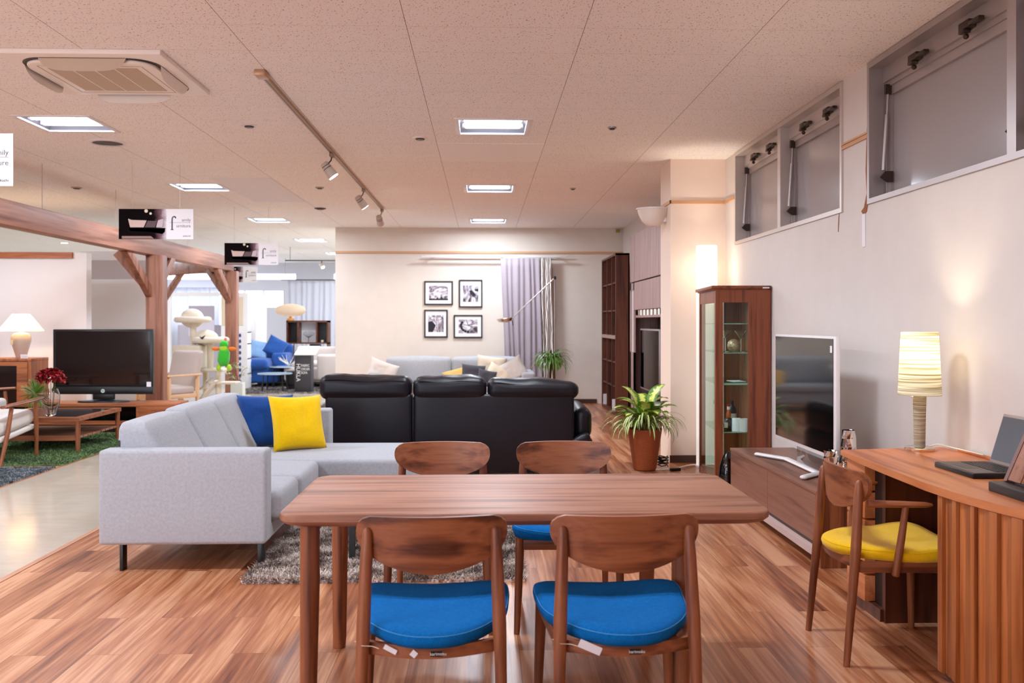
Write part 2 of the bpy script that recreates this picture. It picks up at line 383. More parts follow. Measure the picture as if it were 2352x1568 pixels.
def struct(o): o['kind'] = 'structure'; return o
def copy_tree(src, parent=None, loc=None, rz=None, label=None, matmap=None):
    c = src.copy(); COL.objects.link(c); c.parent = parent
    if parent: c.matrix_parent_inverse = src.matrix_parent_inverse.copy()
    if loc: c.location = loc
    if rz is not None: c.rotation_euler = (0, 0, rz)
    if label: c['label'] = label
    if matmap and c.type == 'MESH' and c.data.materials[0].name in matmap:
        c.data = c.data.copy(); c.data.materials[0] = matmap[src.data.materials[0].name]
    for ch in list(src.children): copy_tree(ch, c, matmap=matmap)
    return c
def text(name, body, size, mat, matrix, parent=None, align='LEFT', ext=.0006):
    cu = bpy.data.curves.new(name, 'FONT'); cu.body = body; cu.size = size; cu.extrude = ext; cu.align_x = align
    o = bpy.data.objects.new(name + '_tmp', cu); COL.objects.link(o)
    bpy.context.view_layer.update()
    me = bpy.data.meshes.new_from_object(o.evaluated_get(bpy.context.evaluated_depsgraph_get()))
    bpy.data.objects.remove(o); bpy.data.curves.remove(cu)
    me.transform(matrix); me.name = name; me.materials.clear(); me.materials.append(M[mat])
    q = bpy.data.objects.new(name, me); COL.objects.link(q)
    if parent: q.parent = parent
    return q
def FACE(x, y, z): return Matrix.Translation((x, y, z)) @ Matrix.Rotation(PI / 2, 4, 'X')   # a plane facing the camera (-Y)
def rrect(x0, x1, y0, y1, r, n=6):
    o = []
    for cx, cy, a0 in ((x1 - r, y0 + r, -PI / 2), (x1 - r, y1 - r, 0), (x0 + r, y1 - r, PI / 2), (x0 + r, y0 + r, PI)):
        for k in range(n + 1): a = a0 + PI / 2 * k / n; o.append((cx + r * math.cos(a), cy + r * math.sin(a)))
    return o
# ================================================================ ROOM
FX = [(-.2 + .275 - .285, .285 * 2), ]
LIGHT_X = [.075, -3.265]
LIGHT_Y = [-2.79, .56, 3.91, 7.26, 10.61, 14.0, 17.4, 20.75]
HW = .285
holes = [(x, y) for x in LIGHT_X for y in LIGHT_Y if not (x > -2.4 and (y > 15 or y < 2))]
holes += [(-6.6, y) for y in (-2.79, .56, 3.91, 7.26, 10.61)] + [(-6.9, 17.4), (-6.9, 20.75), (-10.2, 20.75), (-10.2, 17.4), (-1.2, 16.4), (.9, 16.4), (-1.2, 20.75), (.9, 20.75), (-1.2, 18.6), (.9, 18.6)]  # unseen lights added to brighten the left side and the far hall
b = MB()
xs = sorted({-13., 2.5} | {round(x - HW, 4) for x, y in holes} | {round(x + HW, 4) for x, y in holes})
ys = sorted({-3.5, 24.5} | {round(y - HW, 4) for x, y in holes} | {round(y + HW, 4) for x, y in holes})
for x0, x1 in zip(xs, xs[1:]):
    for y0, y1 in zip(ys, ys[1:]):
        cx, cy = (x0 + x1) / 2, (y0 + y1) / 2
        if any(abs(cx - hx) < HW and abs(cy - hy) < HW for hx, hy in holes): continue
        b.box(x0, x1, y0, y1, CEIL, CEIL + .12)
struct(b.make('ceiling', 'ceiling', smooth=False))
struct(MB().box(-13, 2.5, -3.5, 24.5, CEIL + .12, CEIL + .16).make('ceiling_deck', 'panel_white', smooth=False))
struct(MB().box(-2.5, 2.5, -3.5, 15.2, -.12, 0).make('floor', 'floor', smooth=False))
b = MB(); b.box(-3.9, -2.5, -3.5, 15.2, -.12, 0); b.box(-13, 2.5, 15.2, 24.5, -.12, 0); b.box(-13, -3.9, 12.8, 15.2, -.12, 0)
struct(b.make('floor_aisle', 'tile', smooth=False))
struct(MB().box(-13, -3.9, -3.5, 12.8, -.12, 0).make('floor_left', 'floor', smooth=False))
struct(MB().box(-2.52, -2.485, -3.5, 15.05, 0, .002).make('trim_1', plain('floor_edge_strip', srgb(196, 140, 108), .4), smooth=False))
WX = 2.32; SILL = 2.05
W2 = (2.7, 5.41); W1 = (5.80, 8.30)
b = MB()
b.box(WX, WX + .16, -3.5, 15.2, 0, SILL)
for y0, y1 in ((-3.5, W2[0]), (W2[1], W1[0]), (W1[1], 15.2)): b.box(WX, WX + .16, y0, y1, SILL, CEIL)
struct(b.make('wall_right', 'wall', smooth=False))
struct(MB().box(-2.43, WX, 15.05, 15.2, 0, CEIL).make('wall_back', 'wall_back', smooth=False))
b = MB()
for x0, x1, z0, z1 in ((-13, 2.5, -.1, .7), (-13, 2.5, 2.6, CEIL), (-13, -9.5, .7, 2.6), (-6.5, -5.5, .7, 2.6), (-2.5, 2.5, .7, 2.6)): b.box(x0, x1, -3.65, -3.5, z0, z1)
struct(b.make('wall_rear', 'wall', smooth=False))
for k, (x0, x1) in enumerate(((-9.5, -6.5), (-5.5, -2.5))):  # unseen windows added behind the camera as daylight fill
    w = struct(MB().box(x0, x1, -3.58, -3.57, .7, 2.6).make('window_%d' % (6 + k), 'window_far', smooth=False))
    f = MB()
    for x in (x0, (x0 + x1) / 2, x1): f.box(x - .03, x + .03, -3.62, -3.54, .7, 2.6)
    f.make('window_frame', 'alu_light', w, smooth=False)
struct(MB().box(-13.15, -13, -3.5, 24.5, -.1, CEIL).make('wall_left', 'wall', smooth=False))
struct(MB().box(2.34, 2.5, 15.2, 24.5, -.1, CEIL).make('wall_hall', 'wall', smooth=False))
b = MB(); FY = 24.2
for x0, x1, z0, z1 in ((-13, 2.34, 0, 1.28), (-13, -8.7, 1.28, 2.17), (-6.9, 2.34, 1.28, 1.74), (-5.25, 2.34, 1.74, 2.17), (-13, 2.34, 2.17, 2.47), (-13, -8.7, 2.47, 2.62), (-4.95, -3.95, 2.47, 2.62), (-3.6, 2.34, 2.47, 2.62), (-13, 2.34, 2.62, CEIL)):
    b.box(x0, x1, FY, FY + .2, z0, z1)
struct(b.make('wall_far', plain('far_wall_paint', srgb(232, 234, 244), .8), smooth=False))
fw = MB()
for x0, x1, z0, z1 in ((-8.7, -6.9, 1.28, 2.17), (-6.9, -5.25, 1.74, 2.17)): fw.box(x0, x1, FY + .08, FY + .09, z0, z1)
wo = struct(fw.make('window_3', 'window_far', smooth=False))
b = MB()
for x in (-8.68, -8.25, -7.8, -7.35, -6.9, -6.3, -5.8, -5.27): b.box(x - .02, x + .02, FY + .05, FY + .12, 1.28 if x < -6.95 else 1.75, 2.17)
b.box(-8.7, -6.9, FY + .05, FY + .12, 1.72, 1.76); b.make('window_frame', 'alu_light', wo, smooth=False)
for i, (x0, x1) in enumerate(((-8.7, -4.95), (-3.95, -3.6))):
    struct(MB().box(x0, x1, FY + .08, FY + .09, 2.47, 2.62).make('window_%d' % (4 + i), 'window_far', smooth=False))
# column
struct(MB().box(1.79, WX, 8.65, 9.14, 0, CEIL).make('wall_column', 'column', smooth=False))
# picture rail trims
b = MB(); b.box(-2.43, WX, 15.03, 15.05, 2.475, 2.5); b.box(-2.43, WX, 15.036, 15.05, 2.5, 2.51)
struct(b.make('trim_2', 'trim', smooth=False))
b = MB(); b.box(1.778, WX, 8.636, 8.65, 2.475, 2.505); b.box(1.776, 1.79, 8.636, 9.15, 2.475, 2.505); struct(b.make('trim_3', 'trim', smooth=False))
struct(MB().box(WX - .014, WX, 8.31, 8.636, 2.475, 2.505).make('trim_4', 'trim', smooth=False))
b = MB(); b.box(WX - .013, WX, W2[1], W1[0], 2.45, 2.463); b.box(WX - .013, WX, W2[1], W1[0], 2.478, 2.49); b.box(WX - .006, WX, W2[1], W1[0], 2.463, 2.478)
struct(b.make('trim_5', 'trim', smooth=False))
struct(MB().box(-2.43, 1.88, 15.035, 15.05, 0, .07).make('baseboard_back', 'baseboard', smooth=False))
struct(MB().box(1.78, WX, 8.635, 8.65, 0, .07).make('baseboard_column', 'baseboard', smooth=False))
struct(MB().box(WX - .012, WX, -3.4, 8.6, 0, .07).make('baseboard_right', 'baseboard', smooth=False))
# peeling wallpaper near the windows
b = MB()
b.prism([(0, 0), (.012, -.02), (.018, -.07), (.022, -.12), (.016, -.12), (.008, -.07)], 0, .003, mat=Matrix.Translation((WX - .003, 5.86, 2.05)) @ Matrix(((0, 0, 1, 0), (1, 0, 0, 0), (0, 1, 0, 0), (0, 0, 0, 1))))
b.prism([(0, .5), (.02, .45), (.035, .2), (.02, .06), (.06, -.02), (.1, -.04), (.06, -.07), (.02, -.05), (.0, 0), (.012, .2)], 0, .003, mat=Matrix.Translation((WX - .003, 5.415, 2.06)) @ Matrix(((0, 0, 1, 0), (1, 0, 0, 0), (0, 1, 0, 0), (0, 0, 0, 1))))
struct(b.make('trim_6', 'peel', smooth=False))
lab(MB().box(WX - .006, WX - .001, 5.455, 5.495, 1.8, 2.0).make('wallpaper_strip', 'paper', smooth=False), 'short white strip of torn wallpaper hanging below the wall between the two high windows', 'wallpaper strip')

# ---- high windows on the right
def sash_window(i, y0, y1, mull, sashes):
    w = struct(bpy.data.objects.new('window_%d' % i, None)); COL.objects.link(w)
    b = MB(); g = .03
    xo, xi = WX - .012, WX + .15
    b.box(xo, xi, y0, y1, SILL, SILL + .03); b.box(xo, xi, y0, y1, CEIL - .04, CEIL - .005)
    b.box(xo, xi, y0, y0 + .03, SILL + .03, CEIL - .04); b.box(xo, xi, y1 - .03, y1, SILL + .03, CEIL - .04)
    for m in mull: b.box(WX + .0, xi, m - .035, m + .035, SILL + .03, CEIL - .04)
    # stepped head profile
    b.box(WX + .07, xi, y0, y1, CEIL - .13, CEIL - .04); b.box(WX + .085, xi, y0, y1, CEIL - .16, CEIL - .13)
    struct(b.make('window_frame', 'alu_light' if i == 1 else 'alu', w, smooth=False))
    for s0, s1 in sashes:
        f = MB()
        X0, X1 = WX + .095, WX + .14; z0, z1 = SILL + .03, CEIL - .16
        f.box(X0, X1, s0, s0 + .055, z0, z1); f.box(X0, X1, s1 - .055, s1, z0, z1); f.box(X0, X1, s0, s1, z1 - .05, z1); f.box(X0, X1, s0, s1, z0, z0 + .03)
        f.box(X0 - .012, X0, s1 - .03, s1 - .018, z0, z1)
        fr = f.make('sash', 'alu', w, smooth=False)
        MB().box(WX + .115, WX + .122, s0 + .05, s1 - .05, z0 + .02, z1 - .045).make('pane', 'frost', fr, smooth=False)
        for yy in (s0 + (s1 - s0) * .3, s0 + (s1 - s0) * .68):
            l = MB(); l.box(WX + .03, WX + .095, yy - .05, yy + .05, CEIL - .125, CEIL - .085, .006); l.box(WX + .02, WX + .06, yy - .02, yy + .03, CEIL - .145, CEIL - .125, .004)
            l.sphere((WX + .045, yy, CEIL - .16), .014, sub=2); l.box(WX + .03, WX + .06, yy - .14, yy - .04, CEIL - .12, CEIL - .10, .004)
            l.make('latch', 'bronze', w)
        for yy, sg in ((s1 - .06, 1), (s0 + .06, -1)):
            a = MB(); x = WX + .06
            a.rod((x - .01, yy, SILL + .19), (x + .01, yy - .0, SILL + .52), .011); a.rod((x + .01, yy, SILL + .5), (x + .018, yy, SILL + .66), .006)
            st = a.make('gas_strut', 'alu', w)
            c = MB(); c.box(x - .005, x + .045, yy - .008, yy + .008, SILL + .64, SILL + .70, .005)
            c.prism([(0, 0), (.04, -.03), (.075, -.03), (.075, .035), (.03, .035)], -.008, .008, mat=Matrix.Translation((x - .03, yy, SILL + .15)) @ Matrix.Rotation(PI / 2, 4, 'X'))
            c.make('strut_bracket', 'bronze', st, smooth=False)
    return w
sash_window(1, W1[0], W1[1], [7.08], [(5.83, 7.045), (7.115, 8.27)])
sash_window(2, W2[0], W2[1], [3.93], [(2.73, 3.895), (3.965, 5.38)])

# ---- ceiling light fixtures
f0 = thing('ceiling_light', 'square recessed ceiling light with two tubes', 'ceiling light', (0, 0, CEIL))
b = MB()
for x0, x1, y0, y1 in ((-.30, .30, -.30, -.262), (-.30, .30, .262, .30), (-.30, -.262, -.262, .262), (.262, .30, -.262, .262)): b.box(x0, x1, y0, y1, -.008, .004, .002)
b.make('trim_frame', 'white_plastic', f0)
b = MB(); t = .008
def quadbox(b, P): 
    vs = [b.b.verts.new(p) for p in P]; b.b.faces.new(vs)
o = .275; i_ = .235; zt = .075
for s in range(4):
    R_ = Matrix.Rotation(PI / 2 * s, 4, 'Z')
    quadbox(b, [R_ @ Vector(p) for p in ((-o, -o, 0), (o, -o, 0), (i_, -i_, zt), (-i_, -i_, zt))])
quadbox(b, [(-i_, -i_, zt), (i_, -i_, zt), (i_, i_, zt), (-i_, i_, zt)])
b.make('reflector', 'reflector', f0, smooth=False)
for y in (-.10, .10):
    tb = MB().box(-.225, .225, y - .045, y + .045, .012, .045, .012).make('tube', 'tube', f0)
    L = bpy.data.lights.get('tube_light') or bpy.data.lights.new('tube_light', 'AREA'); L.shape = 'RECTANGLE'; L.size = .45; L.size_y = .09; L.energy = TUBE * PI * .45 * .09; L.color = (.84, .94, 1.06)
    lo = bpy.data.objects.new('tube_light', L); COL.objects.link(lo); lo.parent = f0; lo.location = (0, y, .0105)
    MB().box(-.245, -.226, y - .03, y + .03, .01, .06).make('tube_holder', 'white_plastic', f0, smooth=False)
    MB().box(.226, .245, y - .03, y + .03, .01, .06).make('tube_holder', 'white_plastic', f0, smooth=False)
names = {(.075, 7.26): 'nearest lit twin-tube ceiling light of the middle row, above the black sofa', (.075, 10.61): 'second twin-tube ceiling light of the middle row, halfway to the picture wall',
         (.075, 14.0): 'farthest twin-tube ceiling light of the middle row, just before the picture wall', (-3.265, 7.26): 'twin-tube ceiling light behind the air conditioner, next to the round black speaker',
         (-3.265, 10.61): 'twin-tube ceiling light above the middle hanging sign, left of the spotlight track', (-3.265, 14.0): 'third ceiling light of the aisle row, left of the end of the track',
         (-3.265, 17.4): 'small ceiling light of the far hall, above the left end of the picture wall', (-3.265, 20.75): 'last ceiling light of the aisle, half hidden by the picture wall corner'}
first = True
for hx, hy in holes:
    n_ = names.get((hx, hy), 'unseen recessed ceiling light')
    if first: f0.location = (hx, hy, CEIL); f0['label'] = n_; f0['group'] = 'recessed ceiling lights'; first = False
    else: copy_tree(f0, loc=(hx, hy, CEIL), label=n_)

for x0, x1, y0, y1 in ((-.40, .535, 7.94, 8.82), (-3.23, -2.29, 9.55, 11.9)): struct(MB().box(x0, x1, y0, y1, CEIL - .003, CEIL).make('ceiling_panel', plain('pale_ceiling_board', srgb(252, 250, 250), .8), smooth=False)) if x0 > -1 else struct(MB().box(-2.96, -2.3, 9.9, 11.9, CEIL - .003, CEIL).make('ceiling_panel', M['paper'], smooth=False))
lab(MB().box(2.2, 2.26, 15.0, 15.05, 2.83, 2.88, .004).make('emergency_light', plain('olive_plastic', srgb(150, 150, 40), .5)), 'tiny olive green fitting high in the right corner of the picture wall', 'emergency light')
# ---- small ceiling fittings
def disc_fit(name, x, y, r, mat, label, cat, inner=None, h=.012):
    t = thing(name, label, cat, (x, y, CEIL)); MB().lathe([(r, 0), (r, -h * .5), (r * .9, -h), (0.0001, -h)], n=28).make('ring', mat, t)
    MB().lathe([(r * .62, -h - .0005), (r * .55, -h * 1.7), (.0001, -h * 1.7)], n=24).make('face', inner or mat, t) if inner != 0 else 0
    return t
t = thing('ceiling_speaker', 'round dark ceiling speaker right of the left ceiling light', 'speaker', (-3.25, 7.99, CEIL))
MB().lathe([(.155, 0), (.15, -.012), (.125, -.014), (.125, -.006)], n=36).make('rim', 'white_plastic', t); MB().lathe([(.128, -.006), (.0001, -.009)], n=36).make('grille', 'bronze', t)
disc_fit('smoke_detector', -1.85, 7.26, .06, 'white_plastic', 'white smoke detector on the ceiling left of the spotlight track', 'smoke detector', 'bronze')
disc_fit('smoke_detector', 1.03, 7.25, .035, 'alu', 'tiny round ceiling sensor above the right side of the dining table', 'smoke detector', 'bronze')
disc_fit('smoke_detector', -.533, 7.71, .065, 'cream_plastic', 'round ceiling fitting between the track and the nearest middle ceiling light', 'smoke detector', 'bronze')
disc_fit('smoke_detector', -2.23, 12.53, .08, 'bronze', 'dark round ceiling fitting near the far end of the track', 'smoke detector', 'bronze')
disc_fit('smoke_detector', 1.04, 10.56, .035, 'alu', 'small ceiling sensor right of the second middle-row ceiling light', 'smoke detector', 'bronze')
disc_fit('smoke_detector', -1.89, 10.59, .05, 'alu', 'small pale smoke detector left of the middle spotlight', 'smoke detector', 'bronze')
disc_fit('smoke_detector', -4.7, 10.68, .06, 'alu', 'small dark ceiling sensor above the timber beam at far left', 'smoke detector', 'bronze')
disc_fit('smoke_detector', -7.75, 18.2, .10, 'alu', 'round smoke detector beyond the timber beam, above the left white partition', 'smoke detector', 'bronze')
t = thing('downlight', 'small glowing downlight in the ceiling seen under the timber beam at left', 'downlight', (-8.2, 18.1, CEIL)); MB().lathe([(.09, 0), (.085, -.012), (.06, -.008)], n=24).make('ring', 'white_plastic', t); MB().lathe([(.06, -.008), (.0001, -.008)], n=24).make('lens', 'spot_face', t)

# ---- air conditioner cassette
ac = thing('ceiling_air_conditioner', 'square cream ceiling air conditioner with a beige grille, upper left', 'air conditioner', (-2.32, 5.74, CEIL))
MB().prism(rrect(-.475, .475, -.475, .475, .01, 2), -.03, .0, .006).make('panel', 'cream_plastic', ac)
MB().prism(rrect(-.40, .40, -.40, .40, .16, 8), -.033, -.0295, .0).make('slot_ring', 'bronze', ac, smooth=False)
MB().prism(rrect(-.375, .375, -.375, .375, .13, 8), -.052, -.032, .008, 3).make('centre_panel', 'cream_plastic', ac)
g = MB(); g.box(-.262, .262, -.262, .262, -.0545, -.051); gg = g.make('intake_grille', 'grille', ac, smooth=False)
b = MB()
for x in (-.13, 0, .13): b.box(x - .004, x + .004, -.262, .262, -.0565, -.0545)
b.make('grille_bar', 'cream_plastic', gg, smooth=False)
b = MB()
for x0, x1, y0, y1 in ((-.30, .30, -.307, -.301), (-.30, .30, .301, .307), (-.307, -.301, -.30, .30), (.301, .307, -.30, .30)): b.box(x0, x1, y0, y1, -.0535, -.051)
b.make('access_seam', 'grille', ac, smooth=False)
def louvre(s):
    R_ = Matrix.Rotation(PI / 2 * s, 4, 'Z'); m = MB()
    def fn(u, v):
        x = (u - .5) * .50; w = .07 * (1 - (2 * u - 1) ** 4) ** .6 + .004
        return R_ @ Vector((x, -.40 + (v) * w * .18, -.034 - v * w * .95))
    def fn2(u, v): p = fn(u, v); return p + Vector((0, 0, .006))
    m.grid(fn, 20, 4); m.grid(fn2, 20, 4); return m
for s in range(4): louvre(s).make('louvre', 'cream_plastic' if s != 0 else 'grille', ac)  # near louvre takes the darker grille colour to imitate its shade

# ---- spotlight track
tx = -1.38
tr = thing('lighting_track', 'long bronze lighting track on the ceiling with three spotlights', 'lighting track', (tx, 9.1, CEIL))
b = MB(); b.box(-.018, .018, -3.4, 3.45, -.022, 0, .003); b.box(-.014, -.004, -3.39, 3.44, -.0235, -.022); b.box(.004, .014, -3.39, 3.44, -.0235, -.022)
b.make('rail', plain('track_metal', srgb(176, 142, 108), .4, metal=.3), tr, smooth=False)
MB().box(-.004, .004, -3.38, 3.44, -.0245, -.0215).make('slot', 'bronze', tr, smooth=False)
MB().box(-.035, .035, -3.44, -3.32, -.035, 0, .006).make('feed_box', plain('feed_box', srgb(190, 150, 116), .35, metal=.3), tr)
def spotlight(y, lb, dirv, sc=1.0, power=0):
    t = thing('spotlight', lb, 'spotlight', (tx, y, CEIL), group='spotlights on the track')
    MB().box(-.018, .018, -.045, .045, -.055, -.022, .006).make('adapter', plain('spot_adapter', srgb(150, 130, 112), .5), t)
    d = Vector(dirv).normalized(); c = Vector((-.03, 0, -.17))
    st = MB(); st.tube([(0, 0, -.05), (-.008, 0, -.085), tuple(c - d * .02 + Vector((0, 0, .03)))], .006, 8); st.make('stem', 'bronze', t)
    a = c - d * .075; e = c + d * .075
    hd = MB().tube([a, a + d * .012, c - d * .02, c + d * .0, e], [.03, .038, .04, .044, .05], 24).make('head', plain('spot_head', srgb(196, 184, 172), .4), t)
    b = MB(); b.tube([a + d * .03, a + d * .036], [.0405, .0405], 24); b.tube([a + d * .055, a + d * .061], [.0425, .0425], 24); b.make('band', 'bronze', hd)
    fc = MB().tube([e, e + d * .004], [.044, .044], 24).make('lens', 'spot_face', t)
    L = bpy.data.lights.new('spot_beam', 'SPOT'); L.energy = power; L.spot_size = math.radians(70); L.spot_blend = .7; L.color = (1, .86, .68); L.shadow_soft_size = .04
    lo = bpy.data.objects.new('spot_beam', L); COL.objects.link(lo); lo.parent = t; lo.location = e + d * .012; lo.rotation_euler = d.to_track_quat('-Z', 'Y').to_euler()
    return t
spotlight(8.35, 'nearest of the three track spotlights, aimed down to the right', (.55, .1, -.75), power=60)
spotlight(10.55, 'middle of the three track spotlights, below the long ceiling track', (.5, .35, -.72), power=60)
spotlight(12.45, 'farthest of the three track spotlights, at the end of the track', (.1, .75, -.62), power=60)

# ---- hanging signs
def sign(y, x0, lb, z1=2.435, w=.72, h=.295, g=True, big=True):
    t = thing('hanging_sign', lb, 'hanging sign', (x0 + w / 2, y, z1), group='hanging shop signs over the aisle')
    MB().box(-w / 2, w / 2, 0, .006, -h, 0).make('board', 'paper', t, smooth=False)
    ph = NT('sofa_photo'); co = coords(ph); sp = ph.n('ShaderNodeSeparateXYZ'); ph.l(co, sp.inputs[0])
    nz = ph.n('ShaderNodeTexNoise', Scale=14.0, Detail=3.0); ph.l(co, nz.inputs[0])
    a = ph.n('ShaderNodeMath', _operation='MULTIPLY_ADD'); ph.l(nz.outputs[0], a.inputs[0]); a.inputs[1].default_value = .08; ph.l(sp.outputs[0], a.inputs[2])
    ph.l(ramp(ph, a.outputs[0], [(0.0, srgb(14, 6, 8)), (.03, srgb(24, 10, 14)), (.09, srgb(130, 96, 104)), (.15, srgb(232, 226, 232)), (1, srgb(232, 226, 232))]), ph.b.inputs['Base Color']); ph.b.inputs['Roughness'].default_value = .9; ph.b.inputs['Specular IOR Level'].default_value = .1
    k = w / .72; pw = .46 * k
    MB().box(-w / 2, -w / 2 + pw, -.0012, 0, -h, 0).make('photo_print', M.get('photo') or ph.m, t, smooth=False); M['photo'] = M.get('photo') or ph.m
    p = t.children[-1]
    MB().prism([(-.265, -.185), (-.02, -.19), (.09, -.185), (.085, -.225), (.06, -.245), (-.05, -.225), (-.25, -.215)], -.0002, .0012, mat=Matrix.Rotation(PI / 2, 4, 'X') @ Matrix.Scale(k, 4)).make('sofa_print', plain('print_pink', srgb(188, 160, 156), .8), t, smooth=False)
    MB().prism([(-.27, -.095), (-.235, -.108), (-.09, -.112), (-.12, -.18), (-.25, -.18)], -.0004, .001, mat=Matrix.Translation((0, -.0012, 0)) @ Matrix.Rotation(PI / 2, 4, 'X') @ Matrix.Scale(k, 4)).make('cushion_print', plain('print_beige', srgb(204, 180, 170), .8), t, smooth=False)
    MB().prism([(-.08, -.115), (-.02, -.118), (.01, -.112), (-.01, -.18), (-.11, -.18)], -.0004, .001, mat=Matrix.Translation((0, -.0012, 0)) @ Matrix.Rotation(PI / 2, 4, 'X') @ Matrix.Scale(k, 4)).make('cushion_print', plain('print_grey', srgb(96, 78, 80), .8), t, smooth=False)
    MB().prism([(.02, -.11), (.07, -.095), (.06, -.18), (.0, -.18)], -.0004, .001, mat=Matrix.Translation((0, -.0012, 0)) @ Matrix.Rotation(PI / 2, 4, 'X') @ Matrix.Scale(k, 4)).make('cushion_print', plain('print_lilac', srgb(200, 184, 190), .8), t, smooth=False)
    MB().prism([(-.33, -.265), (-.05, -.265), (-.02, -.29), (-.33, -.29)], 0, .001, mat=Matrix.Translation((0, -.0012, 0)) @ Matrix.Rotation(PI / 2, 4, 'X') @ Matrix.Scale(k, 4)).make('rug_print', plain('print_rug', srgb(150, 122, 114), .9), t, smooth=False)
    for cx, cz, r in ((-.095, -.02, .017), (-.052, -.045, .012)):
        MB().lathe([(.0001, 0), (r, .002)], n=16).make('bulb_print', plain('print_bulb', srgb(230, 216, 190), .8), t, smooth=False).matrix_local = Matrix.Translation((cx * k, -.0015, cz * k)) @ Matrix.Rotation(PI / 2, 4, 'X')
    P = Matrix.Rotation(PI / 2, 4, 'X')
    # the large serif f, built from an outline
    f = [(.000, -.205), (.030, -.205), (.030, -.200), (.021, -.197), (.021, -.135), (.021, -.10), (.024, -.085), (.032, -.078), (.040, -.083), (.047, -.093), (.055, -.088), (.052, -.075), (.040, -.068), (.024, -.071), (.013, -.083), (.009, -.105), (.009, -.197), (.000, -.200)]
    MB().prism(f, 0, .001, mat=Matrix.Translation((.14 * k, -.0005, 0)) @ P @ Matrix.Scale(k, 4)).make('lettering', 'lettering_dark', t, smooth=False)
    MB().box(.13 * k, .335 * k, -.0012, -.0004, -.1335 * k, -.1315 * k).make('rule_line', 'lettering', t, smooth=False)
    text('lettering', 'amily', .042 * k, 'lettering', Matrix.Translation((.335 * k, -.0008, -.12 * k)) @ P, t, 'RIGHT')
    text('lettering', 'urniture', .042 * k, 'lettering', Matrix.Translation((.335 * k, -.0008, -.178 * k)) @ P, t, 'RIGHT')
    text('lettering', 'inokuchi', .022 * k, 'lettering_dark', Matrix.Translation((.335 * k, -.0008, -.27 * k)) @ P, t, 'RIGHT')
    b = MB()
    for x in (-w * .32, w * .32): b.rod((x, .003, -.002), (x, .003, CEIL - z1), .0014, n=6)
    b.make('hanging_wire', 'alu', t)
    return t
sign(5.2, -3.36, 'nearest hanging sign, mostly cut off at the left edge', 2.40)
sign(9.0, -3.555, 'middle hanging sign in front of the long timber beam', 2.447)
sign(12.4, -3.49, 'third hanging sign, in front of the corner of the timber frame', 2.41)
sign(17.5, -5.03, 'farthest pale hanging sign, just below the third one', 2.40)
# ================================================================ DINING SET
t = thing('dining_table', 'long walnut dining table with rounded corners in the foreground', 'dining table', (.146, 3.44, 0))
def top_outline(w, d, r, bow=.012):
    o = []
    for x, y in rrect(-w / 2, w / 2, -d / 2, d / 2, r, 8): o.append((x, y))
    return o
b = MB(); rings = []
for dz, off in ((.700, -.006), (.697, -.002), (.692, 0), (.676, 0), (.664, -.012), (.655, -.035), (.655, -.05)):
    rings.append([(x * (1 + off / .85), y * (1 + off / .42), dz) for x, y in top_outline(1.672, .80, .075)])
b.ring_surface(rings); b.make('tabletop', 'table_x', t, 35)
for x in (-.735, .535):
    for y, fx, fy in ((-.325, -.006, -.02), (.325, -.006, .015)):
        MB().tube([(x + fx * (1 if x < 0 else -1), y + fy, 0), (x + fx * .5, y + fy * .7, .05), (x, y, .45), (x, y, .656)], [.026, .028, .033, .033], 24).make('leg', 'walnut_z', t)
b = MB(); b.box(-.75, -.72, -.30, .30, .615, .656)
b.make('apron', 'walnut_x', t, smooth=False); MB().box(.52, .55, -.30, .30, .615, .656).make('apron', 'walnut_x', t, smooth=False)

